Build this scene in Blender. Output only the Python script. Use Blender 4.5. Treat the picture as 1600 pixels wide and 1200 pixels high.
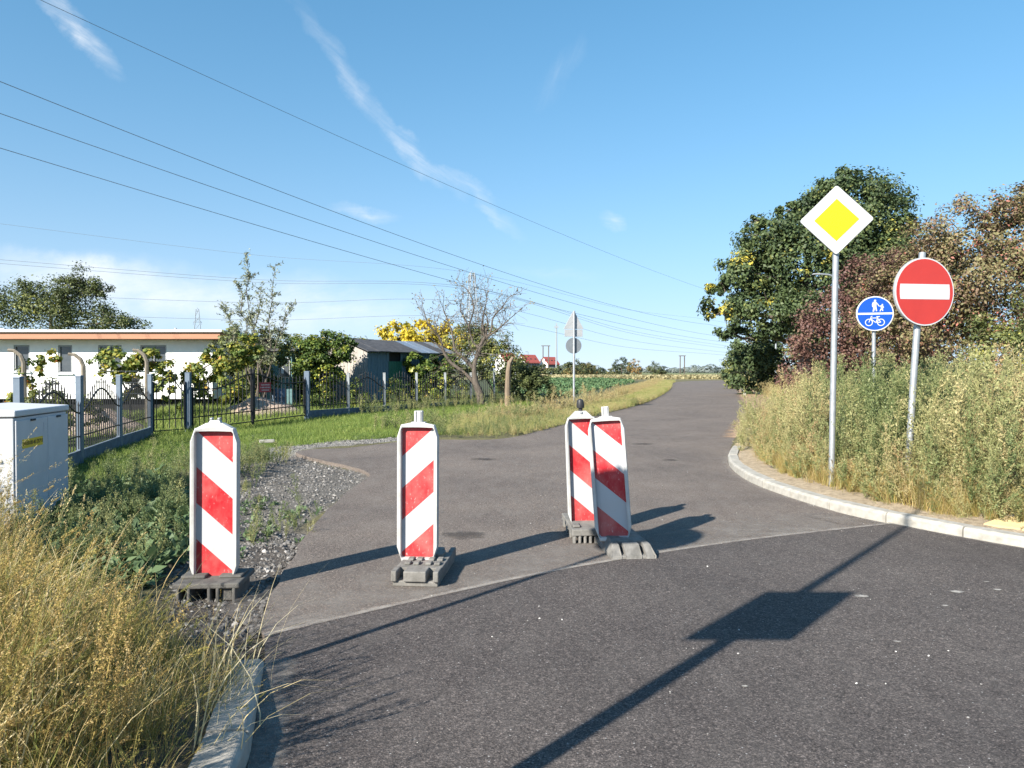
import bpy, bmesh, math, random
import numpy as np
from mathutils import Vector, Matrix, Euler

S = bpy.context.scene
for _o in list(bpy.data.objects):
    bpy.data.objects.remove(_o)
COL = S.collection
R = math.radians
rng = np.random.default_rng(7)
random.seed(7)

# ------------------------------------------------------------------ camera
CAM_H = 1.5
cam = bpy.data.cameras.new('camera')
cam.sensor_width = 36.0
cam.lens = 27.0
cam.clip_start = 0.05
cam.clip_end = 6000
camo = bpy.data.objects.new('camera', cam)
COL.objects.link(camo)
camo.location = (0, 0, CAM_H)
camo.rotation_euler = (R(90 - 0.955), 0, 0)
S.camera = camo

# ------------------------------------------------------------------ sun, sky, exposure
SUN_AZ, SUN_EL = R(39.7), R(31.0)          # light travels towards +X+Y, down
ld = Vector((math.sin(SUN_AZ) * math.cos(SUN_EL), math.cos(SUN_AZ) * math.cos(SUN_EL), -math.sin(SUN_EL)))
sun = bpy.data.lights.new('sun', 'SUN')
sun.energy = 5.0
sun.angle = R(0.53)
sun.color = (1.0, 0.935, 0.83)
suno = bpy.data.objects.new('sun', sun)
COL.objects.link(suno)
suno.rotation_euler = ld.to_track_quat('-Z', 'Y').to_euler()
suno.location = (-20, -25, 30)

W = bpy.data.worlds.new('World')
S.world = W
W.use_nodes = True
wt = W.node_tree
wt.nodes.clear()


def wn(kind, **kw):
    n = wt.nodes.new(kind)
    for k, v in kw.items():
        setattr(n, k, v)
    return n


def wmath(op, a, b=None, clamp=False):
    n = wn('ShaderNodeMath', operation=op, use_clamp=clamp)
    for i, v in enumerate((a, b)):
        if v is None:
            continue
        if isinstance(v, (int, float)):
            n.inputs[i].default_value = v
        else:
            wt.links.new(v, n.inputs[i])
    return n.outputs[0]


sky = wn('ShaderNodeTexSky', sky_type='NISHITA')
sky.sun_disc = False
sky.sun_elevation = SUN_EL
sky.sun_rotation = R(219.7)
sky.altitude = 120
sky.air_density = 1.0
sky.dust_density = 0.2
sky.ozone_density = 2.0
tc = wn('ShaderNodeTexCoord')
sep = wn('ShaderNodeSeparateXYZ')
wt.links.new(tc.outputs['Generated'], sep.inputs[0])
zlift = wmath('ADD', wmath('MULTIPLY', wmath('MAXIMUM', sep.outputs['Z'], 0.0), 0.72), 0.19)   # stay clear of the yellow horizon band
svec = wn('ShaderNodeCombineXYZ')
wt.links.new(sep.outputs['X'], svec.inputs[0])
wt.links.new(sep.outputs['Y'], svec.inputs[1])
wt.links.new(zlift, svec.inputs[2])
snorm = wn('ShaderNodeVectorMath', operation='NORMALIZE')
wt.links.new(svec.outputs[0], snorm.inputs[0])
wt.links.new(snorm.outputs[0], sky.inputs['Vector'])
hsv = wn('ShaderNodeHueSaturation')
hsv.inputs['Hue'].default_value = 0.485
hsv.inputs['Saturation'].default_value = 1.22
wt.links.new(sky.outputs[0], hsv.inputs['Color'])
ysafe = wmath('MAXIMUM', sep.outputs['Y'], 0.05)
u_ = wmath('DIVIDE', sep.outputs['X'], ysafe)
v_ = wmath('DIVIDE', sep.outputs['Z'], ysafe)
comb = wn('ShaderNodeCombineXYZ')
wt.links.new(u_, comb.inputs[0])
wt.links.new(v_, comb.inputs[1])
nz = wn('ShaderNodeTexNoise')
nz.inputs['Scale'].default_value = 9.0
nz.inputs['Detail'].default_value = 6
nz.inputs['Roughness'].default_value = 0.62
wt.links.new(comb.outputs[0], nz.inputs['Vector'])
warp = wn('ShaderNodeVectorMath', operation='MULTIPLY_ADD')
wt.links.new(nz.outputs['Color'], warp.inputs[0])
warp.inputs[1].default_value = (0.07, 0.07, 0)
wsum = wn('ShaderNodeVectorMath', operation='ADD')
wt.links.new(comb.outputs[0], warp.inputs[2])
wt.links.new(warp.outputs[0], wsum.inputs[0])
wsum.inputs[1].default_value = (-0.035, -0.035, 0)


def cloud(u0, v0, rot, ln, wd, strength, nscale=34, stretch=(0.16, 1.25)):
    mp = wn('ShaderNodeMapping', vector_type='TEXTURE')
    mp.inputs['Location'].default_value = (u0, v0, 0)
    mp.inputs['Rotation'].default_value = (0, 0, R(rot))
    mp.inputs['Scale'].default_value = (ln, wd, 1)
    wt.links.new(wsum.outputs[0], mp.inputs['Vector'])
    ln_ = wn('ShaderNodeVectorMath', operation='LENGTH')
    wt.links.new(mp.outputs[0], ln_.inputs[0])
    f = wmath('SUBTRACT', 1.0, ln_.outputs['Value'], clamp=True)
    f = wmath('POWER', f, 1.2)
    m2 = wn('ShaderNodeMapping', vector_type='TEXTURE')
    m2.inputs['Rotation'].default_value = (0, 0, R(rot + 12))
    m2.inputs['Scale'].default_value = (1 / stretch[0], 1 / stretch[1], 1)
    wt.links.new(comb.outputs[0], m2.inputs['Vector'])
    n2 = wn('ShaderNodeTexNoise')
    n2.inputs['Scale'].default_value = nscale
    n2.inputs['Detail'].default_value = 10
    n2.inputs['Roughness'].default_value = 0.68
    wt.links.new(m2.outputs[0], n2.inputs['Vector'])
    g = wmath('MULTIPLY', n2.outputs['Fac'], 2.6)
    g = wmath('SUBTRACT', g, 0.85, clamp=True)
    f = wmath('MULTIPLY', f, g)
    return wmath('MULTIPLY', f, strength)


cl = [
    cloud(-0.56, 0.445, -43, 0.095, 0.019, 0.9),
    cloud(-0.20, 0.375, -52, 0.17, 0.016, 0.42),
    cloud(-0.118, 0.28, -47, 0.09, 0.015, 0.75),
    cloud(-0.045, 0.225, -38, 0.09, 0.012, 0.5),
    cloud(-0.50, 0.105, -8, 0.34, 0.052, 1.1, 10, (0.4, 1)),
    cloud(-0.28, 0.088, -4, 0.26, 0.042, 1.0, 12, (0.3, 1)),
    cloud(-0.55, 0.138, -10, 0.13, 0.020, 0.8, 16, (0.4, 1)),
    cloud(-0.19, 0.205, -15, 0.05, 0.012, 0.7),
    cloud(0.126, 0.193, -20, 0.022, 0.016, 0.7),
    cloud(0.06, 0.385, 60, 0.06, 0.016, 0.16),
    cloud(0.05, 0.125, -5, 0.08, 0.012, 0.2),
]
acc = cl[0]
for c_ in cl[1:]:
    acc = wmath('ADD', acc, c_)
front = wmath('GREATER_THAN', sep.outputs['Y'], 0.05)
acc = wmath('MULTIPLY', acc, front, clamp=True)
acc = wmath('MINIMUM', acc, 0.8)
mix = wn('ShaderNodeMixRGB')
wt.links.new(acc, mix.inputs[0])
hz = wmath('POWER', 2.718, wmath('MULTIPLY', wmath('MAXIMUM', sep.outputs['Z'], 0.0), -8.0))
hz = wmath('MULTIPLY', hz, 0.85)
hmix = wn('ShaderNodeMixRGB')
wt.links.new(hz, hmix.inputs[0])
wt.links.new(hsv.outputs[0], hmix.inputs[1])
hmix.inputs[2].default_value = (4.05, 4.45, 4.75, 1)
wt.links.new(hmix.outputs[0], mix.inputs[1])
mix.inputs[2].default_value = (5.0, 5.15, 5.3, 1)
bg = wn('ShaderNodeBackground')
bg.inputs['Strength'].default_value = 0.094
wt.links.new(mix.outputs[0], bg.inputs['Color'])
wo = wn('ShaderNodeOutputWorld')
wt.links.new(bg.outputs[0], wo.inputs[0])

S.view_settings.view_transform = 'Standard'
S.view_settings.look = 'None'
S.view_settings.exposure = 1.24
S.view_settings.gamma = 1.0
S.view_settings.use_curve_mapping = False
S.cycles.max_bounces = 6
S.cycles.diffuse_bounces = 3
S.cycles.transparent_max_bounces = 12

# ------------------------------------------------------------------ tagging helpers


def tag(o, label=None, cat=None, group=None, kind=None):
    if label:
        o['label'] = label
    if cat:
        o['category'] = cat
    if group:
        o['group'] = group
    if kind:
        o['kind'] = kind
    return o


def empty(name, loc=(0, 0, 0), rz=0.0, label=None, cat=None, group=None):
    o = bpy.data.objects.new(name, None)
    o.empty_display_size = 0.2
    COL.objects.link(o)
    o.location = loc
    o.rotation_euler = (0, 0, rz)
    return tag(o, label, cat, group)


def link(name, me, parent=None, loc=None, rot=None):
    o = bpy.data.objects.new(name, me)
    COL.objects.link(o)
    if parent is not None:
        o.parent = parent
    if loc is not None:
        o.location = loc
    if rot is not None:
        o.rotation_euler = rot
    return o


def copy_tree(o, parent=None):
    c = o.copy()
    COL.objects.link(c)
    c.parent = parent
    for ch in list(o.children):
        copy_tree(ch, c)
    return c


# ------------------------------------------------------------------ mesh helpers
class MB:
    def __init__(self):
        self.v, self.f, self.m = [], [], []

    def add(self, vs, fs, mi=0):
        b = len(self.v)
        self.v += [tuple(p) for p in vs]
        self.f += [tuple(i + b for i in f) for f in fs]
        self.m += [mi] * len(fs)
        return self

    def box(self, c, s, rz=0.0, mi=0, rot=None, taper=1.0):
        hx, hy, hz = s[0] / 2, s[1] / 2, s[2] / 2
        pts = []
        M = Euler(rot).to_matrix() if rot else Matrix.Rotation(rz, 3, 'Z')
        for z in (-1, 1):
            k = taper if z > 0 else 1
            for x, y in ((-1, -1), (1, -1), (1, 1), (-1, 1)):
                p = M @ Vector((x * hx * k, y * hy * k, z * hz))
                pts.append((p.x + c[0], p.y + c[1], p.z + c[2]))
        self.add(pts, [(3, 2, 1, 0), (4, 5, 6, 7), (0, 1, 5, 4), (1, 2, 6, 5), (2, 3, 7, 6), (3, 0, 4, 7)], mi)
        return self

    def prism(self, poly, y0, y1, mi=0):           # poly in (x,z), extruded along y
        n = len(poly)
        vs = [(x, y0, z) for x, z in poly] + [(x, y1, z) for x, z in poly]
        fs = [tuple(range(n)), tuple(range(2 * n - 1, n - 1, -1))]
        fs += [(i, i + n, (i + 1) % n + n, (i + 1) % n) for i in range(n)]
        return self.add(vs, fs, mi)

    def slab(self, poly, z0, z1, mi=0):            # poly in (x,y), extruded along z
        n = len(poly)
        vs = [(x, y, z0) for x, y in poly] + [(x, y, z1) for x, y in poly]
        fs = [tuple(range(n - 1, -1, -1)), tuple(range(n, 2 * n))]
        fs += [(i, (i + 1) % n, (i + 1) % n + n, i + n) for i in range(n)]
        return self.add(vs, fs, mi)

    def tube(self, pts, rad, n=8, mi=0, caps=True):
        pts = [Vector(p) for p in pts]
        if not hasattr(rad, '__len__'):
            rad = [rad] * len(pts)
        b = len(self.v)
        up = None
        for i, p in enumerate(pts):
            t = (pts[min(i + 1, len(pts) - 1)] - pts[max(i - 1, 0)]).normalized()
            if up is None:
                up = Vector((1, 0, 0)) if abs(t.x) < 0.8 else Vector((0, 1, 0))
            s = t.cross(up).normalized()
            up = s.cross(t).normalized()
            for k in range(n):
                a = 2 * math.pi * k / n
                q = p + (s * math.cos(a) + up * math.sin(a)) * rad[i]
                self.v.append(tuple(q))
        for i in range(len(pts) - 1):
            for k in range(n):
                a0 = b + i * n + k
                a1 = b + i * n + (k + 1) % n
                self.f.append((a0, a1, a1 + n, a0 + n))
                self.m.append(mi)
        if caps:
            self.f.append(tuple(b + k for k in range(n - 1, -1, -1)))
            self.f.append(tuple(b + (len(pts) - 1) * n + k for k in range(n)))
            self.m += [mi, mi]
        return self

    def lathe(self, prof, n=16, mi=0, c=(0, 0, 0)):     # profile of (r,z)
        b = len(self.v)
        for r, z in prof:
            for k in range(n):
                a = 2 * math.pi * k / n
                self.v.append((c[0] + r * math.cos(a), c[1] + r * math.sin(a), c[2] + z))
        for i in range(len(prof) - 1):
            for k in range(n):
                a0, a1 = b + i * n + k, b + i * n + (k + 1) % n
                self.f.append((a0, a1, a1 + n, a0 + n))
                self.m.append(mi)
        self.f.append(tuple(b + k for k in range(n - 1, -1, -1)))
        self.f.append(tuple(b + (len(prof) - 1) * n + k for k in range(n)))
        self.m += [mi, mi]
        return self

    def mesh(self, name, mats, smooth=False):
        me = bpy.data.meshes.new(name)
        me.from_pydata(self.v, [], self.f)
        for m in (mats if isinstance(mats, (list, tuple)) else [mats]):
            me.materials.append(m)
        me.polygons.foreach_set('material_index', self.m)
        if smooth:
            me.polygons.foreach_set('use_smooth', [True] * len(self.f))
        me.update()
        return me

    def build(self, name, mats, parent=None, smooth=False, bevel=0.0, loc=None, rot=None, seg=2):
        o = link(name, self.mesh(name, mats, smooth), parent, loc, rot)
        if smooth:
            try:
                o.data.set_sharp_from_angle(angle=R(40))
            except Exception:
                pass
        if bevel:
            md = o.modifiers.new('bevel', 'BEVEL')
            md.width = bevel
            md.segments = seg
            md.limit_method = 'ANGLE'
            md.angle_limit = R(35)
        return o


def quad_mesh(name, V, mats, tint=None, midx=None, smooth=False):
    """V: (n,4,3) array of quads."""
    n = len(V)
    me = bpy.data.meshes.new(name)
    me.vertices.add(n * 4)
    me.vertices.foreach_set('co', np.ascontiguousarray(V, dtype=np.float32).reshape(-1))
    me.loops.add(n * 4)
    me.loops.foreach_set('vertex_index', np.arange(n * 4, dtype=np.int32))
    me.polygons.add(n)
    me.polygons.foreach_set('loop_start', np.arange(0, n * 4, 4, dtype=np.int32))
    me.polygons.foreach_set('loop_total', np.full(n, 4, dtype=np.int32))
    for m in (mats if isinstance(mats, (list, tuple)) else [mats]):
        me.materials.append(m)
    if midx is not None:
        me.polygons.foreach_set('material_index', np.asarray(midx, dtype=np.int32))
    if tint is not None:
        a = me.attributes.new('tint', 'FLOAT', 'FACE')
        a.data.foreach_set('value', np.asarray(tint, dtype=np.float32))
    me.update(calc_edges=True)
    me.validate()
    return me


def nrm(a):
    return a / np.maximum(np.linalg.norm(a, axis=-1, keepdims=True), 1e-9)


def leaf_quads(P, N, size, aspect=0.55, along=None, fold=0.0):
    n = len(P)
    N = nrm(N)
    A = rng.normal(size=(n, 3)) if along is None else along + 1e-4
    A = A - (A * N).sum(1, keepdims=True) * N
    A = nrm(A)
    Sd = np.cross(N, A)
    s = np.broadcast_to(np.asarray(size, float), (n,))[:, None]
    asp = np.broadcast_to(np.asarray(aspect, float), (n,))[:, None]
    return np.stack([P - A * s * .5, P + Sd * s * asp * .5 + N * s * fold, P + A * s * .5, P - Sd * s * asp * .5 + N * s * fold], 1)


def blade_quads(B, H, lean, bend, width, k=4, droop=0.0):
    """B (n,3) bases, H (n,), lean (n,2) unit dir, bend (n,), width (n,) -> (n*k,4,3), ids"""
    n = len(B)
    ts = np.linspace(0, 1, k + 1)
    L = np.concatenate([lean, np.zeros((n, 1))], 1)
    Sd = np.stack([-lean[:, 1], lean[:, 0], np.zeros(n)], 1)
    ang = rng.uniform(0, math.pi, n)
    Sd = nrm(Sd * np.cos(ang)[:, None] + L * np.sin(ang)[:, None] * .8)
    up = np.array([0, 0, 1.0])
    pts = []
    for t in ts:
        c = B + up * (H * (t - droop * t ** 3 * bend))[:, None] + L * (H * bend * t ** 2)[:, None]
        w = (width * (1 - t) ** 0.75 + 0.0006)[:, None] * .5
        pts.append((c - Sd * w, c + Sd * w))
    qs = [np.stack([pts[i][0], pts[i][1], pts[i + 1][1], pts[i + 1][0]], 1) for i in range(k)]
    tips = (pts[-1][0] + pts[-1][1]) / 2
    return np.concatenate(qs, 0), np.tile(np.arange(n), k), tips


def catmull(pts, per=8, closed=False):
    P = [np.array(p, float) for p in pts]
    out = []
    n = len(P)
    for i in range(n if closed else n - 1):
        p0 = P[(i - 1) % n] if closed or i > 0 else P[0]
        p1, p2 = P[i], P[(i + 1) % n]
        p3 = P[(i + 2) % n] if closed or i + 2 < n else P[-1]
        for j in range(per):
            t = j / per
            out.append(.5 * ((2 * p1) + (-p0 + p2) * t + (2 * p0 - 5 * p1 + 4 * p2 - p3) * t * t + (-p0 + 3 * p1 - 3 * p2 + p3) * t ** 3))
    if not closed:
        out.append(P[-1])
    return np.array(out)


def in_poly(x, y, poly):
    x, y = np.asarray(x, float), np.asarray(y, float)
    ins = np.zeros(x.shape, bool)
    n = len(poly)
    j = n - 1
    for i in range(n):
        xi, yi = poly[i]
        xj, yj = poly[j]
        c = ((yi > y) != (yj > y)) & (x < (xj - xi) * (y - yi) / ((yj - yi) if yj != yi else 1e-9) + xi)
        ins ^= c
        j = i
    return ins


def seg_dist(x, y, line):
    x, y = np.asarray(x, float), np.asarray(y, float)
    d = np.full(x.shape, 1e9)
    for (ax, ay), (bx, by) in zip(line[:-1], line[1:]):
        dx, dy = bx - ax, by - ay
        t = np.clip(((x - ax) * dx + (y - ay) * dy) / max(dx * dx + dy * dy, 1e-9), 0, 1)
        d = np.minimum(d, np.hypot(x - ax - t * dx, y - ay - t * dy))
    return d


def sst(a, b, x):
    t = np.clip((np.asarray(x, float) - a) / (b - a), 0, 1)
    return t * t * (3 - 2 * t)


def vnoise(x, y, sc=1.0, seed=0):
    x, y = np.asarray(x, float) * sc, np.asarray(y, float) * sc
    r = np.random.default_rng(seed)
    o = np.zeros(np.broadcast(x, y).shape)
    for k in range(7):
        a, f, p, q = r.uniform(0, 6.28), r.uniform(.6, 2.4), r.uniform(0, 6.28), r.uniform(.4, 1)
        o = o + q * np.sin(f * (x * math.cos(a) + y * math.sin(a)) + p + .6 * np.sin(1.3 * f * (y * math.cos(a) - x * math.sin(a)) + q * 9))
    return o / 3.2


# ------------------------------------------------------------------ materials
def newmat(name):
    m = bpy.data.materials.new(name)
    m.use_nodes = True
    nt = m.node_tree
    b = nt.nodes['Principled BSDF']
    b.inputs['Specular IOR Level'].default_value = 0.35
    return m, nt, b


def nd(nt, kind, **kw):
    n = nt.nodes.new(kind)
    for k, v in kw.items():
        setattr(n, k, v)
    return n


def ramp(nt, fac, stops, interp='LINEAR'):
    r = nd(nt, 'ShaderNodeValToRGB')
    r.color_ramp.interpolation = interp
    el = r.color_ramp.elements
    while len(el) < len(stops):
        el.new(0.5)
    for e, (p, c) in zip(el, stops):
        e.position = p
        e.color = (c[0], c[1], c[2], 1) if len(c) == 3 else c
    nt.links.new(fac, r.inputs[0])
    return r.outputs[0]


def noise(nt, scale, detail=5, rough=.55, vec=None, stretch=None):
    t = nd(nt, 'ShaderNodeTexNoise')
    t.inputs['Scale'].default_value = scale
    t.inputs['Detail'].default_value = detail
    t.inputs['Roughness'].default_value = rough
    if vec is None:
        vec = nd(nt, 'ShaderNodeTexCoord').outputs['Object']
    if stretch:
        mp = nd(nt, 'ShaderNodeMapping')
        mp.inputs['Scale'].default_value = stretch
        nt.links.new(vec, mp.inputs[0])
        vec = mp.outputs[0]
    nt.links.new(vec, t.inputs['Vector'])
    return t.outputs['Fac']


def bump(nt, b, h, strength=.3, dist=.01):
    bn = nd(nt, 'ShaderNodeBump')
    bn.inputs['Strength'].default_value = strength
    bn.inputs['Distance'].default_value = dist
    nt.links.new(h, bn.inputs['Height'])
    nt.links.new(bn.outputs[0], b.inputs['Normal'])


def mixc(nt, fac, a, b, mode='MIX'):
    m = nd(nt, 'ShaderNodeMixRGB', blend_type=mode)
    for i, v in enumerate((fac, a, b)):
        if isinstance(v, (int, float)):
            m.inputs[i].default_value = v if i == 0 else (v, v, v, 1)
        elif isinstance(v, tuple):
            m.inputs[i].default_value = (*v, 1)
        else:
            nt.links.new(v, m.inputs[i])
    return m.outputs[0]


def nm(nt, op, a, b=None, clamp=False):
    n = nd(nt, 'ShaderNodeMath', operation=op, use_clamp=clamp)
    for i, v in enumerate((a, b)):
        if v is None:
            continue
        if isinstance(v, (int, float)):
            n.inputs[i].default_value = v
        else:
            nt.links.new(v, n.inputs[i])
    return n.outputs[0]


def pm(name, c1, c2=None, scale=6, rough=.6, metal=0.0, bmp=0.0, bscale=None, bdist=.01, stretch=None, spec=.35, detail=5):
    """plain procedural material: two tones mixed by noise, optional relief"""
    m, nt, b = newmat(name)
    c2 = c2 or tuple(x * .75 for x in c1)
    f = noise(nt, scale, detail, .6, stretch=stretch)
    nt.links.new(ramp(nt, f, [(.32, c1), (.68, c2)]), b.inputs['Base Color'])
    b.inputs['Roughness'].default_value = rough
    b.inputs['Metallic'].default_value = metal
    b.inputs['Specular IOR Level'].default_value = spec
    if bmp:
        bump(nt, b, noise(nt, bscale or scale * 4, 6, .6, stretch=stretch), bmp, bdist)
    return m


def leafmat(name, stops, inst=0.0, trans=.28, rough=.55):
    m, nt, b = newmat(name)
    a = nd(nt, 'ShaderNodeAttribute', attribute_name='tint')
    f = a.outputs['Fac']
    if inst:
        a2 = nd(nt, 'ShaderNodeAttribute', attribute_name='ptint', attribute_type='INSTANCER')
        f = nm(nt, 'ADD', nm(nt, 'MULTIPLY', f, 1 - inst), nm(nt, 'MULTIPLY', a2.outputs['Fac'], inst))
    c = ramp(nt, f, stops)
    nt.links.new(c, b.inputs['Base Color'])
    b.inputs['Roughness'].default_value = rough
    b.inputs['Specular IOR Level'].default_value = .3
    tr = nd(nt, 'ShaderNodeBsdfTranslucent')
    nt.links.new(c, tr.inputs['Color'])
    mx = nd(nt, 'ShaderNodeMixShader')
    mx.inputs[0].default_value = trans
    nt.links.new(b.outputs[0], mx.inputs[1])
    nt.links.new(tr.outputs[0], mx.inputs[2])
    nt.links.new(mx.outputs[0], nt.nodes['Material Output'].inputs['Surface'])
    return m


def stripe_mat(name, sign, red=(.38, .012, .019), wht=(.41, .415, .43), seed=0.0):
    m, nt, b = newmat(name)
    tcn = nd(nt, 'ShaderNodeTexCoord')
    sp = nd(nt, 'ShaderNodeSeparateXYZ')
    nt.links.new(tcn.outputs['Object'], sp.inputs[0])
    # slanted bands, 0.245 m high
    q = nm(nt, 'ADD', sp.outputs['Z'], nm(nt, 'MULTIPLY', sp.outputs['X'], .90 * sign))
    q = nm(nt, 'ADD', q, -.8875 + .98)
    q = nm(nt, 'FRACT', nm(nt, 'DIVIDE', q, .49))
    isred = nm(nt, 'LESS_THAN', q, .5)
    wv = nd(nt, 'ShaderNodeVectorMath', operation='ADD')
    nt.links.new(tcn.outputs['Object'], wv.inputs[0])
    wv.inputs[1].default_value = (seed, seed * 2, seed * 3)
    n1 = noise(nt, 9, 6, .65, wv.outputs[0], (1, 1, .35))
    n2 = noise(nt, 60, 4, .7, wv.outputs[0], (1, 1, .5))
    fade = ramp(nt, n1, [(.42, (0, 0, 0)), (.75, (1, 1, 1))])
    redc = mixc(nt, nm(nt, 'MULTIPLY', fade, .45), red, (.58, .13, .12))
    col = mixc(nt, isred, wht, redc)
    scr = ramp(nt, n2, [(.60, (0, 0, 0)), (.66, (1, 1, 1))])
    scr = nm(nt, 'MULTIPLY', scr, nm(nt, 'ADD', nm(nt, 'MULTIPLY', fade, .9), .25))
    flip = mixc(nt, isred, (.36, .33, .30), (.66, .60, .58))
    col = mixc(nt, nm(nt, 'MULTIPLY', scr, .55), col, flip)
    dirt = noise(nt, 3.5, 5, .6, wv.outputs[0])
    col = mixc(nt, nm(nt, 'MULTIPLY', ramp(nt, dirt, [(.45, (0, 0, 0)), (.8, (1, 1, 1))]), .34), col, (.42, .38, .33))
    nt.links.new(col, b.inputs['Base Color'])
    b.inputs['Roughness'].default_value = .42
    return m


M = {}
M['galv'] = pm('galvanised_steel', (.42, .44, .46), (.30, .32, .34), 14, .48, .55, .05)
M['steel_grey'] = pm('grey_sign_back', (.40, .41, .42), (.33, .34, .35), 8, .5, .3)
M['white_plastic'] = pm('weathered_white_plastic', (.49, .49, .48), (.37, .36, .34), 7, .5, 0, .08, 30)
M['rubber'] = pm('grey_recycled_rubber', (.21, .20, .185), (.12, .115, .105), 12, .9, 0, .5, 90, .006)
M['rubber_dark'] = pm('dark_recycled_rubber', (.12, .115, .105), (.075, .072, .068), 12, .9, 0, .5, 90, .006)
M['black_plastic'] = pm('black_plastic', (.02, .02, .022), (.035, .035, .037), 10, .45)
M['iron'] = pm('black_painted_iron', (.014, .014, .016), (.022, .022, .025), 12, .5)
M['post_grey'] = pm('blue_grey_painted_steel', (.13, .17, .22), (.10, .135, .18), 5, .5)
M['plinth'] = pm('blue_grey_concrete', (.13, .16, .20), (.085, .105, .135), 5, .85, 0, .3, 40)
M['concrete'] = pm('light_kerb_concrete', (.40, .38, .34), (.26, .245, .215), 11, .88, 0, .45, 70, .005)
M['concrete_old'] = pm('old_concrete', (.22, .19, .15), (.13, .115, .09), 6, .9, 0, .5, 40)
M['wood_old'] = pm('weathered_wood', (.36, .33, .29), (.20, .18, .15), 7, .85, 0, .4, 20, .01, (6, 6, .7))
M['wood_blue'] = pm('blue_boards', (.13, .20, .24), (.08, .13, .16), 7, .85, 0, .4, 20, .01, (6, 6, .7))
M['wood_pale'] = pm('pale_boards', (.44, .41, .37), (.24, .22, .20), 7, .85, 0, .4, 20, .01, (6, 6, .7))
M['door_green'] = pm('green_painted_door', (.02, .13, .09), (.015, .10, .075), 6, .55)
M['roof_felt'] = pm('dark_roofing_felt', (.045, .045, .05), (.085, .085, .09), 4, .8, 0, .4, 20)
M['tin'] = pm('zinc_sheet', (.40, .44, .50), (.30, .33, .38), 5, .4, .6)
M['house_white'] = pm('white_render', (.84, .84, .82), (.74, .74, .72), 3, .8)
M['fascia'] = pm('red_brown_fascia', (.40, .20, .12), (.33, .16, .10), 3, .65, stretch=(.2, 1, 6))
M['roof_white'] = pm('white_roof_edge', (.78, .78, .78), (.66, .66, .66), 4, .5)
M['glass'] = pm('dark_window_glass', (.05, .06, .07), (.08, .09, .10), 3, .12, spec=.6)
M['curtain'] = pm('pale_curtain', (.52, .54, .56), (.40, .42, .45), 6, .8, stretch=(8, 8, .5))
M['frame_grey'] = pm('grey_window_frame', (.30, .31, .32), (.25, .26, .27), 6, .5)
M['teal'] = pm('teal_painted_boards', (.10, .19, .20), (.07, .14, .15), 5, .7)
M['bark'] = pm('brown_grey_bark', (.15, .125, .10), (.075, .062, .05), 9, .95, 0, .8, 16, .03, (3, 3, .6))
M['bark_pale'] = pm('pale_grey_bark', (.145, .12, .098), (.07, .058, .048), 9, .95, 0, .8, 16, .02, (3, 3, .6))
M['stem'] = pm('dry_stem', (.40, .32, .17), (.28, .25, .10), 9, .8)
M['wire'] = pm('wire_aluminium', (.18, .20, .23), (.22, .25, .28), 5, .6, .3)
M['pylon'] = pm('pale_pylon_steel', (.28, .31, .34), (.24, .27, .30), 5, .6, .2)

# ------------------------------------------------------------------ plan of the place
SEAM = catmull([(-1.39, 4.29), (-.5, 5.05), (.48, 5.8), (2.0, 6.7), (3.72, 7.47)], 8)
LEFT_EDGE = [(-1.39, 4.29), (-1.54, 4.74), (-1.75, 6), (-1.94, 7.5), (-2.05, 9.5), (-2.06, 11.1), (-2.5, 12.0), (-3.26, 13.0),
             (-4.0, 14.2), (-3.75, 14.8), (-3.2, 15.05), (-2.4, 16.3), (-1.6, 16.8), (-.28, 17.0), (.8, 19.6), (2.8, 25.7),
             (5.8, 34.6), (8.6, 45), (13.6, 66), (18.7, 90), (23.5, 108), (31, 122), (45, 131), (70, 137), (140, 142)]
RIGHT_EDGE = [(3.72, 7.47), (3.42, 8.37), (3.22, 10.3), (3.5, 12.4), (4.14, 14.4), (6.0, 20), (9.4, 30), (13.6, 45), (19, 64),
              (24.6, 86), (29.5, 103), (36, 114), (48, 122.5), (71, 129), (140, 134)]
le = catmull(LEFT_EDGE, 7)
re_ = catmull(RIGHT_EDGE, 7)
le = le + np.stack([vnoise(le[:, 1], le[:, 0], 5, 3) * .02, vnoise(le[:, 0], le[:, 1], 6, 4) * .02], 1) * (le[:, 1:2] > 4.6) * (le[:, 1:2] < 40)
SIDE_POLY = [tuple(p) for p in le] + [tuple(p) for p in re_[::-1]] + [tuple(p) for p in SEAM[::-1]][1:-1]
RIGHT_KERB = [(4.14, 14.4), (3.5, 12.4), (3.22, 10.3), (3.42, 8.37), (3.79, 7.35), (4.32, 6.43), (5.25, 5.2), (6.9, 3.9), (10, 2.6), (20, .6), (60, -3)]
rk = catmull(RIGHT_KERB, 10)
LEFT_KERB = [(-1.27, 3.92), (-.97, 2.75), (-.86, 1.9), (-.95, 1.0), (-1.4, .1), (-2.6, -.9), (-5, -1.8), (-20, -4)]
lk = catmull(LEFT_KERB, 8)
MAIN_POLY = [tuple(p) for p in SEAM] + [tuple(p) for p in rk if p[1] < 7.4] + [(80, -4), (80, -26), (-40, -26), (-40, -5)] + \
            [tuple(p) for p in lk[::-1]]


def on_road(x, y):
    return in_poly(x, y, SIDE_POLY) | in_poly(x, y, MAIN_POLY)


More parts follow.
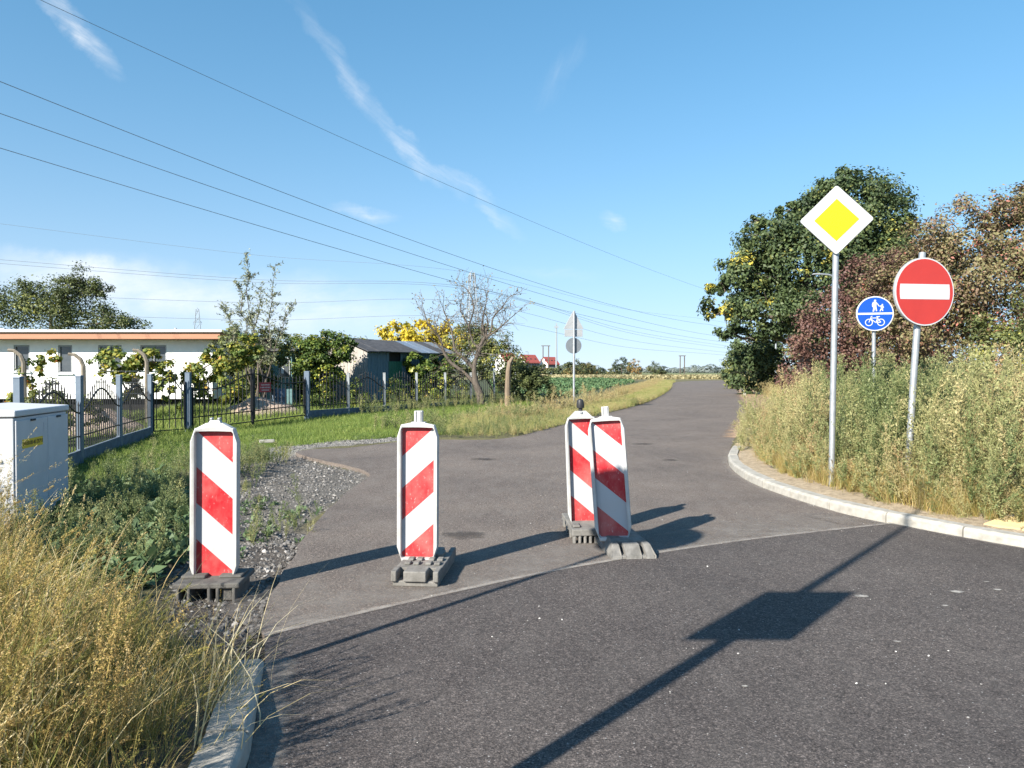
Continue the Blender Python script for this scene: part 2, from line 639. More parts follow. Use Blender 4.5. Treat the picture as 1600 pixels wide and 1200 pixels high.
DITCH = [(-2.6, 21.6), (-.2, 24.4), (1.2, 27.5), (4.0, 36), (6.6, 45)]
GRAVEL = [(-1.85, 6.7), (-2.0, 7.6), (-2.0, 11.3), (-2.5, 12.1), (-3.3, 13.2), (-4.0, 14.5), (-4.7, 13.8), (-5.0, 11.9), (-4.4, 10.4), (-3.6, 9.2), (-2.9, 7.8), (-2.5, 6.7)]
GRAVEL2 = [(-4.3, 13.6), (-3.9, 14.9), (-3.0, 15.9), (-2.2, 16.9), (-2.5, 17.4), (-4.0, 16.4), (-5.2, 15.0), (-5.2, 13.8)]
SOIL = [(-1.3, 4.0), (-1.45, 5.0), (-1.8, 7.6), (-2.6, 7.6), (-2.7, 6.0), (-2.2, 4.6), (-1.5, 3.7)]


def ground_z(x, y):
    x, y = np.asarray(x, float), np.asarray(y, float)
    z = np.zeros(np.broadcast(x, y).shape)
    z = z - .22 * sst(-3.5, -7.5, x) * sst(5, 11, y) * (1 - sst(22, 27, y))
    z = z - .06 * in_poly(x, y, GRAVEL) - .03 * in_poly(x, y, SOIL)
    d = seg_dist(x, y, DITCH)
    z = z - .42 * np.exp(-(d / .55) ** 2)
    z = z + .16 * np.exp(-(seg_dist(x, y, [(-5.6, 9.4), (-4.4, 10.8), (-3.9, 11.9)]) / .45) ** 2)
    dk = seg_dist(x, y, rk)
    rightside = (x > 2.8) & (y > -3)
    z = np.where(rightside & ~on_road(x, y), z + .095 * (1 - sst(3.0, 6.0, dk)) + .02 * sst(3, 6, dk), z)
    lv = (y < 4.2) & (x < -.5) & ~on_road(x, y)
    z = np.where(lv, z + .085 * sst(4.2, 3.4, y), z)
    z = np.where(rightside & (y < 16), -.06 + (z + .06) * sst(.22, .6, dk), z)
    z = np.where(lv & (seg_dist(x, y, lk) < .6), -.06 + (z + .06) * sst(.22, .5, seg_dist(x, y, lk)), z)
    bumpy = .025 * vnoise(x, y, 2.1, 11) + .015 * vnoise(x, y, 5.5, 12)
    bumpy = bumpy + .05 * vnoise(x, y, .5, 13) * sst(-3, -5, x)
    z = z + np.where(on_road(x, y), 0, bumpy * sst(0, .35, np.minimum(seg_dist(x, y, RIGHT_KERB), seg_dist(x, y, LEFT_EDGE[:16]))))
    z = np.where(on_road(x, y), -.05, z)
    return z


def axis(parts):
    out = []
    for a, b, st in parts:
        out += list(np.arange(a, b, st))
    return np.array(out + [parts[-1][1]])


gx = axis([(-2400, -400, 250), (-400, -60, 34), (-60, -14, 2.0), (-14, -6, .4), (-6, 7, .16), (7, 16, .4), (16, 60, 2.2), (60, 400, 34), (400, 2400, 250)])
gy = axis([(-400, -30, 46), (-30, 0, 3), (0, 2, .5), (2, 18, .16), (18, 32, .3), (32, 60, .8), (60, 150, 4), (150, 500, 25), (500, 3200, 300)])
GX, GY = np.meshgrid(gx, gy)
GZ = ground_z(GX, GY)
nx, ny = len(gx), len(gy)
gv = np.stack([GX, GY, GZ], -1).reshape(-1, 3)
ii, jj = np.meshgrid(np.arange(nx - 1), np.arange(ny - 1))
a0 = (jj * nx + ii).reshape(-1)
gf = np.stack([a0, a0 + 1, a0 + nx + 1, a0 + nx], 1)
gme = bpy.data.meshes.new('ground')
gme.from_pydata(gv.tolist(), [], gf.tolist())
# zone albedo: ground cover at each place, darker along the ditch
X, Y = gv[:, 0], gv[:, 1]
col = np.tile(np.array([.14, .13, .065]), (len(X), 1))        # dry rough soil and litter


def zone(mask, c):
    global col
    k = np.clip(np.asarray(mask, float), 0, 1)[:, None]
    col = col * (1 - k) + np.array(c) * k


nsy = vnoise(X, Y, 1.2, 21) * .3
LAWN = [(-60, 12), (-9, 12), (-5.2, 12.2), (-4.4, 13.4), (-4.2, 15.2), (-2.6, 17.4), (-1.2, 18.4), (-1.0, 20), (-1.6, 23), (-1.0, 27), (1, 33), (.5, 37), (-4, 60), (-60, 60)]
zone(in_poly(X + nsy, Y + nsy, LAWN), (.075, .105, .03))
zone(sst(.9, .3, seg_dist(X, Y, [(-6.5, 8.2), (-5.2, 9.6), (-4.3, 11.0)]) + nsy), (.055, .045, .035))
zone(sst(.7, .2, seg_dist(X, Y, DITCH) + nsy * .4), (.06, .048, .035))
zone(in_poly(X, Y, SOIL), (.10, .088, .08))
zone(in_poly(X + nsy * .4, Y + nsy * .4, GRAVEL), (.14, .13, .12))
zone(in_poly(X + nsy * .4, Y + nsy * .4, GRAVEL2), (.27, .26, .245))
FIELD = [(1.5, 40), (4.4, 44), (15, 90), (19, 108), (17, 138), (-60, 138), (-60, 62), (-6, 46)]
zone(in_poly(X, Y, FIELD), (.07, .085, .04))
zone((Y > 138), (.30, .26, .13))
zone((Y > 260), (.16, .18, .08))
zone((X > 3.5) & (seg_dist(X, Y, rk) < .75) & (Y < 16) & ~on_road(X, Y), (.46, .37, .26))
zone((X > 5) & (Y > 22) & (Y < 110) & (seg_dist(X, Y, [tuple(p) for p in re_]) < 1.5) & ~on_road(X, Y), (.36, .25, .16))
ca = gme.color_attributes.new('zone', 'FLOAT_COLOR', 'POINT')
ca.data.foreach_set('color', np.concatenate([col, np.ones((len(X), 1))], 1).astype(np.float32).reshape(-1))
m, nt, b = newmat('ground_soil_and_litter')
va = nd(nt, 'ShaderNodeAttribute', attribute_name='zone')
f1 = noise(nt, 2.2, 8, .7)
f2 = noise(nt, 26, 6, .7)
c = mixc(nt, 1.0, va.outputs['Color'], ramp(nt, f1, [(.3, (.62, .62, .62)), (.7, (1.3, 1.3, 1.25))]), 'MULTIPLY')
c = mixc(nt, 1.0, c, ramp(nt, f2, [(.3, (.55, .55, .55)), (.72, (1.45, 1.4, 1.35))]), 'MULTIPLY')
nt.links.new(c, b.inputs['Base Color'])
b.inputs['Roughness'].default_value = .95
bump(nt, b, nm(nt, 'ADD', f2, nm(nt, 'MULTIPLY', f1, 1.5)), .9, .05)
gme.materials.append(m)
gme.polygons.foreach_set('use_smooth', [True] * len(gf))
tag(link('ground', gme), kind='structure')


def asphalt(name, base, fleck, dust, dustc, seedv):
    m, nt, b = newmat(name)
    big = noise(nt, .55, 6, .6)
    mid = noise(nt, 5.5, 7, .65, stretch=(1, .35, 1))
    grit = noise(nt, 120, 3, .75)
    g2 = noise(nt, 42, 4, .7)
    c = ramp(nt, grit, [(.28, tuple(x * .45 for x in base)), (.5, base), (.75, tuple(x * 1.9 for x in base))])
    c = mixc(nt, .8, c, ramp(nt, g2, [(.32, (.6, .6, .6)), (.68, (1.4, 1.38, 1.36))]), 'MULTIPLY')
    c = mixc(nt, .9, c, ramp(nt, big, [(.3, (.76, .75, .76)), (.7, (1.22, 1.2, 1.17))]), 'MULTIPLY')
    for vs_, amt in ((190, .8), (110, .5)):
        vc = nd(nt, 'ShaderNodeTexVoronoi')
        vc.inputs['Scale'].default_value = vs_
        nt.links.new(nd(nt, 'ShaderNodeTexCoord').outputs['Object'], vc.inputs['Vector'])
        sc1 = nd(nt, 'ShaderNodeSeparateColor')
        nt.links.new(vc.outputs['Color'], sc1.inputs[0])
        c = mixc(nt, amt, c, ramp(nt, sc1.outputs[0], [(0, (.45, .45, .46)), (.5, (.95, .94, .93)), (.9, (1.45, 1.43, 1.4)), (1, (2.3, 2.25, 2.2))]), 'MULTIPLY')
    dm = nm(nt, 'MULTIPLY', ramp(nt, mid, [(.45, (0, 0, 0)), (.85, (1, 1, 1))]), dust)
    c = mixc(nt, dm, c, dustc)
    vo = nd(nt, 'ShaderNodeTexVoronoi')
    vo.inputs['Scale'].default_value = 26
    nt.links.new(nd(nt, 'ShaderNodeTexCoord').outputs['Object'], vo.inputs['Vector'])
    fl = nm(nt, 'LESS_THAN', vo.outputs['Distance'], .10)
    sel = nd(nt, 'ShaderNodeSeparateColor')
    nt.links.new(vo.outputs['Color'], sel.inputs[0])
    fl = nm(nt, 'MULTIPLY', fl, nm(nt, 'GREATER_THAN', sel.outputs[0], .62))
    c = mixc(nt, nm(nt, 'MULTIPLY', fl, .75), c, fleck)
    nt.links.new(c, b.inputs['Base Color'])
    b.inputs['Roughness'].default_value = .82
    b.inputs['Specular IOR Level'].default_value = .25
    bump(nt, b, nm(nt, 'ADD', grit, nm(nt, 'MULTIPLY', g2, .8)), .75, .008)
    return m


M['asph_side'] = asphalt('worn_brown_asphalt', (.136, .116, .103), (.32, .30, .28), .55, (.20, .18, .16), 0)
M['asph_main'] = asphalt('dark_grey_asphalt', (.080, .071, .068), (.40, .39, .38), .30, (.14, .128, .118), 5)


def sheet(name, poly, z, mt, skirt=.07):
    bm = bmesh.new()
    vs = [bm.verts.new((p[0], p[1], z)) for p in poly]
    fc = bm.faces.new(vs)
    if fc.normal.z < 0:
        fc.normal_flip()
    bm.normal_update()
    if fc.normal.z < 0:
        bmesh.ops.reverse_faces(bm, faces=[fc])
    n = len(vs)
    lo = [bm.verts.new((p[0], p[1], z - skirt)) for p in poly]
    for i in range(n):
        bm.faces.new((vs[i], lo[i], lo[(i + 1) % n], vs[(i + 1) % n]))
    bmesh.ops.triangulate(bm, faces=[fc])
    bmesh.ops.recalc_face_normals(bm, faces=bm.faces)
    me = bpy.data.meshes.new(name)
    bm.to_mesh(me)
    bm.free()
    me.materials.append(mt)
    return tag(link(name, me), kind='structure')


sheet('side_road', SIDE_POLY, 0.0, M['asph_side'])
sheet('main_road', MAIN_POLY, 0.012, M['asph_main'])


def ribbon(name, line, offs, z, mt, alpha_edge=True, parent=None):
    """thin deposit lying on the road: strip along a line; attribute 'a' fades it at both sides"""
    line = np.array(line, float)
    t = np.gradient(line, axis=0)
    t = t / np.linalg.norm(t, axis=1, keepdims=True)
    nr = np.stack([-t[:, 1], t[:, 0]], 1)
    k = len(offs)
    V, al = [], []
    for i in range(len(line)):
        for j, (o, a) in enumerate(offs):
            p = line[i] + nr[i] * o
            V.append((p[0], p[1], z))
            al.append(a)
    F = [(i * k + j, i * k + j + 1, (i + 1) * k + j + 1, (i + 1) * k + j) for i in range(len(line) - 1) for j in range(k - 1)]
    me = bpy.data.meshes.new(name)
    me.from_pydata(V, [], F)
    at = me.attributes.new('a', 'FLOAT', 'POINT')
    at.data.foreach_set('value', al)
    me.materials.append(mt)
    o = link(name, me, parent)
    return tag(o, kind='structure') if parent is None else o


def deposit_mat(name, c1, c2, scale, lo, hi, stretch=None):
    m, nt, b = newmat(name)
    nt.links.new(ramp(nt, noise(nt, scale * 3, 5, .6), [(.35, c1), (.65, c2)]), b.inputs['Base Color'])
    b.inputs['Roughness'].default_value = .95
    a = nd(nt, 'ShaderNodeAttribute', attribute_name='a')
    f = nm(nt, 'ADD', noise(nt, scale, 6, .7, stretch=stretch), nm(nt, 'SUBTRACT', a.outputs['Fac'], 1.0))
    f = ramp(nt, f, [(lo, (0, 0, 0)), (hi, (1, 1, 1))])
    tr = nd(nt, 'ShaderNodeBsdfTransparent')
    mx = nd(nt, 'ShaderNodeMixShader')
    nt.links.new(f, mx.inputs[0])
    nt.links.new(tr.outputs[0], mx.inputs[1])
    nt.links.new(b.outputs[0], mx.inputs[2])
    nt.links.new(mx.outputs[0], nt.nodes['Material Output'].inputs['Surface'])
    return m


M['dust'] = deposit_mat('pale_road_dust', (.26, .235, .21), (.36, .33, .295), 7, .18, .8)
M['dust_fine'] = deposit_mat('fine_road_dust', (.21, .19, .172), (.28, .255, .23), 3, .30, .95)
M['sandspill'] = deposit_mat('orange_sand_spill', (.34, .22, .14), (.42, .30, .20), 3, .25, .6)
M['rubbermark'] = deposit_mat('tyre_mark', (.035, .033, .033), (.05, .047, .046), 5, .35, 1.1, None)
sm2 = catmull(SEAM, 5)
ribbon('seam_dust', sm2, [(-.03, .3), (-.005, .95), (.02, 1.0), (.06, .68), (.2, .42), (.6, 0)], .0165, M['dust'])
ribbon('dust_band', sm2, [(0.0, .5), (.1, 1.0), (.6, .95), (1.5, .6), (3.0, 0)], .0165 - .012, M['dust_fine'])
ribbon('kerb_dust', [tuple(p) for p in lk[:14]], [(0, .9), (.10, .9), (.22, .35), (.35, 0)], .0165, M['dust'])
rk_near = [tuple(p) for p in rk if p[1] < 7.6 and p[0] < 12]
ribbon('gutter_sand', rk_near, [(-.30, 0), (-.13, .35), (-.05, .8), (0, .9)], .0165, M['dust'])
rk_far = [tuple(p) for p in rk if p[1] > 7.4]
ribbon('corner_dust', rk_far, [(-.5, 0), (-.2, .5), (-.05, .8), (0, .9)], .0045, M['dust'])
far_edge = [tuple(p) for p in re_ if 17 < p[1] < 112]
ribbon('edge_sand', far_edge, [(-.5, 1.05), (.1, 1.0), (.45, .7), (.9, 0)], .006, M['sandspill'])
for k, (off, w) in enumerate(((1.5, .10), (1.9, .16), (3.3, .14), (3.62, .09))):
    pts = np.array([(p[0] + off * .95, p[1]) for p in le if 17.5 < p[1] < 60])
    ribbon('tyre_mark', pts, [(-w, 0), (0, .95), (w, 0)], .0075, M['rubbermark'])
arc = np.array([(2.9 - 1.6 * math.cos(t) + .2 * t, 12.2 + 3.4 * math.sin(t)) for t in np.linspace(-.6, 1.2, 26)])
ribbon('tyre_mark', arc, [(-.07, 0), (0, .95), (.07, 0)], .0085, M['rubbermark'])
rs = np.random.default_rng(5)
for k in range(26):                                            # light scuffs scraped over the asphalt
    y0 = rs.uniform(5.2, 15)
    x0 = rs.uniform(-1.2, 2.6) + (y0 - 9) * .12
    an = rs.uniform(-.5, .35)
    L = rs.uniform(.1, .45)
    pts = [(x0 + L * s * math.cos(an) + .02 * math.sin(9 * s), y0 + L * s * math.sin(an)) for s in np.linspace(-.5, .5, 6)]
    ribbon('scuff', pts, [(-.011, .2), (0, 1.05), (.011, .2)], .009 + .0002 * k, M['dust'])
def splat(x0, y0, r, z, mt, ax=1.7):
    V, al, F = [(x0, y0, z)], [1.25], []
    n = 18
    for ring, av in ((.55, 1.0), (1.0, .1)):
        for k in range(n):
            t = 6.2832 * k / n
            q = r * ring * rs.uniform(.8, 1.2)
            V.append((x0 + ax * q * math.cos(t), y0 + q * math.sin(t), z))
            al.append(av)
    for k in range(n):
        j = (k + 1) % n
        F += [(0, 1 + k, 1 + j), (1 + k, 1 + n + k, 1 + n + j, 1 + j)]
    me = bpy.data.meshes.new('dried_splash')
    me.from_pydata(V, [], F)
    at = me.attributes.new('a', 'FLOAT', 'POINT')
    at.data.foreach_set('value', al)
    me.materials.append(mt)
    return tag(link('dried_splash', me), kind='structure')


M['splash'] = deposit_mat('chalk_splash', (.34, .32, .29), (.26, .245, .225), 22, .30, .62)
M['stain'] = deposit_mat('dark_oil_stain', (.045, .04, .038), (.06, .053, .05), 6, .35, 1.0)
for k, (x0, y0, r) in enumerate(((2.31, 5.06, .05), (2.75, 4.85, .022), (2.12, 4.2, .022), (3.35, 5.4, .02), (3.9, 4.6, .03), (2.9, 3.9, .02), (1.1, 3.6, .016), (3.0, 5.15, .05), (3.3, 5.2, .03))):
    splat(x0, y0, r, .0140 + .0002 * k, M['splash'])
for k in range(14):
    splat(rs.uniform(-1.0, 3.4), rs.uniform(6.8, 24), rs.uniform(.1, .4), .0026 + .0001 * k, M['stain'], 1.3) if k % 2 else None
for off, w in ((.9, .34), (2.55, .36), (3.9, .3)):                  # paler wheel tracks
    pts = np.array([(p[0] + off, p[1]) for p in le if 17.2 < p[1] < 100])
    pts = np.concatenate([[(off - 1.9, 6.8), (off - 1.75, 9), (off - 1.45, 11.5), (off - .9, 14.5)], pts])
    ribbon('wheel_track', catmull(pts[::3], 5), [(-w, 0), (-.1, .75), (.1, .75), (w, 0)], .0018 + off * .0001, M['dust_fine'])


# ------------------------------------------------------------------ kerbs: every stone its own piece
def kerb(name, line, L, w, h, side, n, z0=0.0, ramp_end=False):
    root = empty(name)
    tag(root, kind='structure')
    line = np.array(line, float)
    s = np.concatenate([[0], np.cumsum(np.hypot(*np.diff(line, axis=0).T))])

    def at(q):
        return np.array([np.interp(q, s, line[:, 0]), np.interp(q, s, line[:, 1])])
    q = 0.0
    for i in range(n):
        a, b_ = at(q + .006), at(q + L - .006)
        d = b_ - a
        ln = float(np.hypot(*d))
        if ln < .1:
            break
        ang = math.atan2(d[1], d[0])
        hh = h + rs.uniform(-.006, .006)
        h0 = .015 if (ramp_end and i == 0) else hh
        mb = MB()
        ys = (0, w) if side > 0 else (-w, 0)
        ch = .022
        prof = lambda H: [(ys[0], -.12), (ys[1], -.12), (ys[1], H - ch * (side < 0)), (ys[1] - (ch if side < 0 else 0), H), (ys[0] + (ch if side > 0 else 0), H), (ys[0], H - ch * (side > 0))]
        p0, p1 = prof(max(h0, .03)), prof(hh)
        vs = [(0, y, z) for y, z in p0] + [(ln, y, z) for y, z in p1]
        mb.add(vs, [(0, 5, 4, 3, 2, 1), (6, 7, 8, 9, 10, 11)] + [(k, (k + 1) % 6, (k + 1) % 6 + 6, k + 6) for k in range(6)])
        o = mb.build('kerbstone', M['concrete'], root, bevel=.008, loc=(a[0], a[1], z0 + rs.uniform(-.004, .004)), rot=(rs.uniform(-.012, .012), 0, ang))
        q += L
    return root


kerb('kerb_right', rk, .78, .15, .105, +1, 26)
M['concrete'], keep_c = pm('weathered_kerb_concrete', (.40, .375, .33), (.27, .25, .22), 7, .9, 0, .6, 55, .006), M['concrete']
kerb('kerb_left', lk, 1.0, .16, .12, -1, 6, 0.0, True)
M['concrete'] = keep_c

# far kerb along the right edge of the side road
kerb('kerb_far', [tuple(p) for p in re_ if 46 < p[1] < 112], 3.0, .15, .11, -1, 30)

M['sand'] = pm('pale_kerb_sand', (.50, .40, .28), (.27, .21, .14), 16, .95, 0, 1.0, 60, .03)


def bank(name, line, prof, mt):
    line = np.array(line, float)
    t = np.gradient(line, axis=0)
    t = t / np.linalg.norm(t, axis=1, keepdims=True)
    nr = np.stack([-t[:, 1], t[:, 0]], 1)
    k = len(prof)
    V = []
    for i in range(len(line)):
        for j, (o, z) in enumerate(prof):
            p = line[i] + nr[i] * (o + (rs.uniform(-.03, .03) if 0 < j else 0))
            V.append((p[0], p[1], z + (rs.uniform(-.012, .012) if 0 < j else 0)))
    F = [(i * k + j, i * k + j + 1, (i + 1) * k + j + 1, (i + 1) * k + j) for i in range(len(line) - 1) for j in range(k - 1)]
    me = bpy.data.meshes.new(name)
    me.from_pydata(V, [], F)
    me.materials.append(mt)
    me.polygons.foreach_set('use_smooth', [True] * len(F))
    return tag(link(name, me), kind='structure')


bank('sand_verge', [tuple(p) for p in rk if p[0] < 14], [(.14, .082), (.26, .092), (.42, .104), (.6, .104), (.85, .05)], M['sand'])
M['soil'] = pm('dark_verge_soil', (.12, .10, .07), (.06, .05, .038), 6, .95, 0, .9, 40, .02)
bank('soil_verge', [tuple(p) for p in lk[:40]], [(-.15, .09), (-.3, .10), (-.5, .10), (-.8, .03)], M['soil'])

# yellow tactile paving at the crossing by the right kerb
root = tag(empty('pavement', (0, 0, 0)), kind='structure')
M['tactile'] = pm('yellow_tactile_tile', (.50, .39, .20), (.42, .33, .18), 8, .85, 0, .4, 80)
M['paver'] = pm('grey_paving_block', (.42, .41, .39), (.33, .32, .30), 8, .9, 0, .4, 80)
kd = np.array([.66, -.75]); kd = kd / np.hypot(*kd)
kn = np.array([kd[1], -kd[0]]) * -1
o0 = np.array([4.16, 6.86]) + kn * .17
for i in range(7):
    for j in range(4):
        cpt = o0 + kd * (.15 + i * .30) + kn * (.15 + j * .30)
        mb = MB().box((0, 0, 0), (.292, .292, .06))
        if j < 2:
            for a in range(5):
                mb.box((0, -.116 + a * .058, .032), (.28, .026, .008))
        mb.build('paving_tile', M['tactile'] if j < 2 else M['paver'], root, bevel=.004, loc=(cpt[0], cpt[1], .082 + rs.uniform(-.003, .003)), rot=(0, 0, math.atan2(kd[1], kd[0])))

# ------------------------------------------------------------------ traffic barriers
M['panel_a'] = stripe_mat('striped_sheeting_worn', +1, seed=3.1)
M['panel_b'] = stripe_mat('striped_sheeting_mirrored', -1, seed=7.7)
M['panel_c'] = stripe_mat('striped_sheeting_scratched', +1, seed=12.3)
M['panel_d'] = stripe_mat('striped_sheeting_clean', +1, seed=21.9)


def beacon_frame(depth=.085, peak=.04):
    """hollow plastic rim with chamfered corners; x across, z up from the panel's lower edge, front towards -y"""
    outer = [(-.118, -.035), (.118, -.035), (.158, .085), (.158, .93), (.128, 1.0 + peak * .5), (.03, 1.0 + peak), (-.03, 1.0 + peak), (-.128, 1.0 + peak * .5), (-.158, .93), (-.158, .085)]
    inner = [(-.117, 0), (.117, 0), (.127, .012), (.127, .985), (.117, .998), (.03, 1.0), (-.03, 1.0), (-.117, .998), (-.127, .985), (-.127, .012)]
    n = len(outer)
    mb = MB()
    f, k = -depth / 2, depth / 2
    rim = .012
    vs = [(x, f + .01, z) for x, z in outer]                           # 0: front outer
    vs += [(x * .96, f, (z - .5) * .985 + .5) for x, z in outer]        # 1: front outer, rounded in
    vs += [(x, f + .003, z) for x, z in inner]                         # 2: front inner
    vs += [(x * .985, k - .012, (z - .5) * .992 + .5) for x, z in inner]  # 3: back inner
    vs += [(x * .97, k, (z - .5) * .99 + .5) for x, z in outer]         # 4: back outer
    fs = []
    for a in range(4):
        for i in range(n):
            j = (i + 1) % n
            fs.append((a * n + i, a * n + j, (a + 1) * n + j, (a + 1) * n + i))
    for i in range(n):
        j = (i + 1) % n
        fs.append((4 * n + i, 4 * n + j, j, i))
    mb.add(vs, fs)
    mb.add([(x * .97, k - .001, (z - .5) * .99 + .5) for x, z in outer], [tuple(range(n - 1, -1, -1))])
    return mb


def base_block(kind):
    mb = MB()
    if kind == 'slots':
        mb.box((0, 0, .02), (.40, .50, .04))
        for x, w in ((-.185, .05), (0, .20), (.185, .05)):
            mb.box((x, -.215, .075), (w, .10, .075))
        for x, w in ((-.185, .05), (0, .20), (.185, .05)):
            mb.box((x, .215, .075), (w, .10, .075))
        mb.box((0, 0, .072), (.42, .335, .068))
        for x in (-.12, -.04, .07, .15):
            for y in (-.10, -.02):
                mb.box((x, y, .115), (.055, .055, .022))
        mb.box((0, .09, .118), (.30, .09, .03))
    elif kind == 'teeth':
        mb.box((0, 0, .095), (.36, .42, .06))
        for k in range(7):
            for y in (-.185, -.06, .06, .185):
                mb.box((-.155 + k * .0517, y, .032), (.028, .05, .068))
        mb.box((-.125, -.12, .135), (.07, .10, .02))
        mb.box((.125, -.12, .135), (.07, .10, .02))
    elif kind == 'wedge':
        P = [(-.21, 0), (.21, 0), (.21, .035), (.165, .12), (-.165, .12), (-.21, .035)]
        for a, b_ in ((-.21, -.115), (-.075, .075), (.115, .21)):
            q = [(max(a, min(b_, x)), z) for x, z in ((a, 0), (b_, 0), (b_, .035), (min(b_, .18), .11), (max(a, -.18), .11), (a, .035))]
            mb.add([(x, -.30 if z < .05 else -.20, z) for x, z in q] + [(x, -.12, z) for x, z in q],
                   [(0, 1, 2, 3, 4, 5), (11, 10, 9, 8, 7, 6)] + [(i, i + 6, (i + 1) % 6 + 6, (i + 1) % 6) for i in range(6)])
        mb.box((0, -.20, .018), (.40, .18, .036))
        mb.prism(P, -.125, .30)
    else:                                              # broken, raised slab on ribs
        mb.box((0, 0, .112), (.43, .40, .035))
        for x in (-.18, -.11, .02, .075, .18):
            mb.box((x, -.02, .05), (.022, .36, .10))
        mb.box((.13, -.14, .055), (.08, .07, .09), taper=.8)
        mb.box((-.12, .02, .14), (.16, .2, .022))
        mb.box((.12, .03, .138), (.15, .2, .018))
    return mb


def beacon(loc, rz, tilt, panel, base, top, label, lean=0.0, peak=.04, sc=1.0, blen=1.0, boff=(0, 0), brz=0.0, bw_=1.0):
    root = empty('traffic_beacon', loc, rz, label, 'traffic beacon', 'striped traffic beacons across the road')
    fr = beacon_frame(peak=peak).build('frame', M['white_plastic'], root, smooth=True, bevel=.006)
    PZ = .115
    fr.scale = (sc, 1, sc)
    fr.location = (0, 0, PZ)
    fr.rotation_euler = (lean, tilt, 0)
    mb = MB().box((0, .006, .5), (.252, .008, .998))
    mb.build('striped_panel', panel, fr)
    mb = MB().box((0, .01, -.07), (.065, .05, .14))
    mb.box((0, .0, -.045), (.12, .07, .02))
    mb.build('foot_post', M['white_plastic'], fr, bevel=.004)
    t = MB()
    if top == 'stub':
        t.box((0, .01, 1.075), (.062, .05, .10))
        t.box((-.018, -.018, 1.075), (.008, .012, .10))
        t.box((.018, -.018, 1.075), (.008, .012, .10))
        t.box((0, .01, 1.03), (.11, .06, .02))
        t.build('stub_post', M['white_plastic'], fr, bevel=.004)
    elif top == 'lamp':
        t.prism([(-.128, 1.0), (.128, 1.0), (.05, 1.075), (-.05, 1.075)], -.03, .03)
        t.build('peak_cap', M['white_plastic'], fr, bevel=.005)
        MB().lathe([(.02, 1.07), (.02, 1.10), (.036, 1.105), (.038, 1.13), (.034, 1.165), (.030, 1.18), (.012, 1.19)], 14).build('lamp_holder', M['black_plastic'], fr, smooth=True)
        MB().box((0, -.034, 1.062), (.022, .012, .02)).box((0, -.034, 1.03), (.010, .008, .010)).build('bolt', M['steel_grey'], fr)
    else:
        t.prism([(-.128, 1.015), (.128, 1.015), (.055, 1.055), (-.055, 1.055)], -.035, .035)
        t.build('peak_cap', M['white_plastic'], fr, bevel=.006)
        c = MB().box((0, 0, 1.063), (.085, .05, .022), taper=.75)
        c.box((-.025, 0, 1.083), (.016, .04, .014)).box((.025, 0, 1.083), (.016, .04, .014))
        c.build('lamp_bracket', M['steel_grey'], fr, bevel=.003)
    bk = base_block(base).build('base_plate', M['rubber_dark'] if base == 'broken' else M['rubber'], root, bevel=.008)
    bk.scale = (bw_, blen, 1)
    bk.location = (boff[0], boff[1], 0)
    bk.rotation_euler = (0, 0, brz)
    return root


beacon((-2.02, 5.2, -.02), R(4), R(.6), M['panel_a'], 'broken', 'bracket', 'worn striped beacon on a dark broken base at the grass edge')
beacon((-.70, 5.70, 0), R(-5), R(.3), M['panel_b'], 'slots', 'stub', 'striped beacon standing alone on the asphalt with bands rising to the right', sc=.97, blen=1.45, boff=(.06, -.02), bw_=.80)
b3 = beacon((.665, 7.05, 0), R(3), R(-2.0), M['panel_c'], 'teeth', 'lamp', 'scratched striped beacon with a black lamp holder on top', peak=.03, sc=.95, blen=1.9, bw_=.9)
b3.location.z = .0
b4 = beacon((.855, 6.42, 0), R(-9), R(-4.2), M['panel_d'], 'wedge', 'stub', 'tilted striped beacon leaning against the one with the black lamp holder', lean=R(-1.5), sc=.97, blen=1.1, boff=(.09, -.02), brz=R(14), bw_=.86)

# ------------------------------------------------------------------ signs
M['sign_white'] = pm('white_sign_sheeting', (.50, .51, .53), (.44, .45, .47), 3, .35)
M['sign_yellow'] = pm('yellow_sign_sheeting', (.58, .45, .004), (.52, .40, .004), 3, .35)
M['sign_red'] = pm('red_sign_sheeting', (.42, .038, .032), (.37, .034, .03), 3, .35)
M['sign_blue'] = pm('blue_sign_sheeting', (.004, .06, .34), (.004, .055, .31), 3, .35)


def ngon(r, n=48, a0=0.0):
    return [(r * math.cos(a0 + 2 * math.pi * k / n), r * math.sin(a0 + 2 * math.pi * k / n)) for k in range(n)]


def post(root, h, r=.036, name='post', lean=(0, 0)):
    return MB().tube([(0, 0, -.25), (lean[0] * .5, lean[1] * .5, h * .5), (lean[0], lean[1], h)], r, 14).build(name, M['galv'], root, smooth=True)


def clamps(plate, zs, y=.03, w=.20):
    for z in zs:
        MB().box((0, y, z), (w, .02, .03)).box((0, y + .05, z), (.10, .09, .03)).build('clamp', M['galv'], plate)


# priority road: white diamond, yellow centre
r1 = empty('priority_road_sign', (3.915, 9.4, .1), R(-13), 'white diamond sign with yellow centre on a tall galvanised post', 'road sign')
post(r1, 2.85, .036, lean=(.035, 0))


def rounded_sq(h, r, n=5):
    pts = []
    for cx, cz, a in ((1, 1, 0), (-1, 1, 90), (-1, -1, 180), (1, -1, 270)):
        for k in range(n + 1):
            t = R(a + 90 * k / n)
            pts.append((cx * (h - r) + r * math.cos(t), cz * (h - r) + r * math.sin(t)))
    return pts


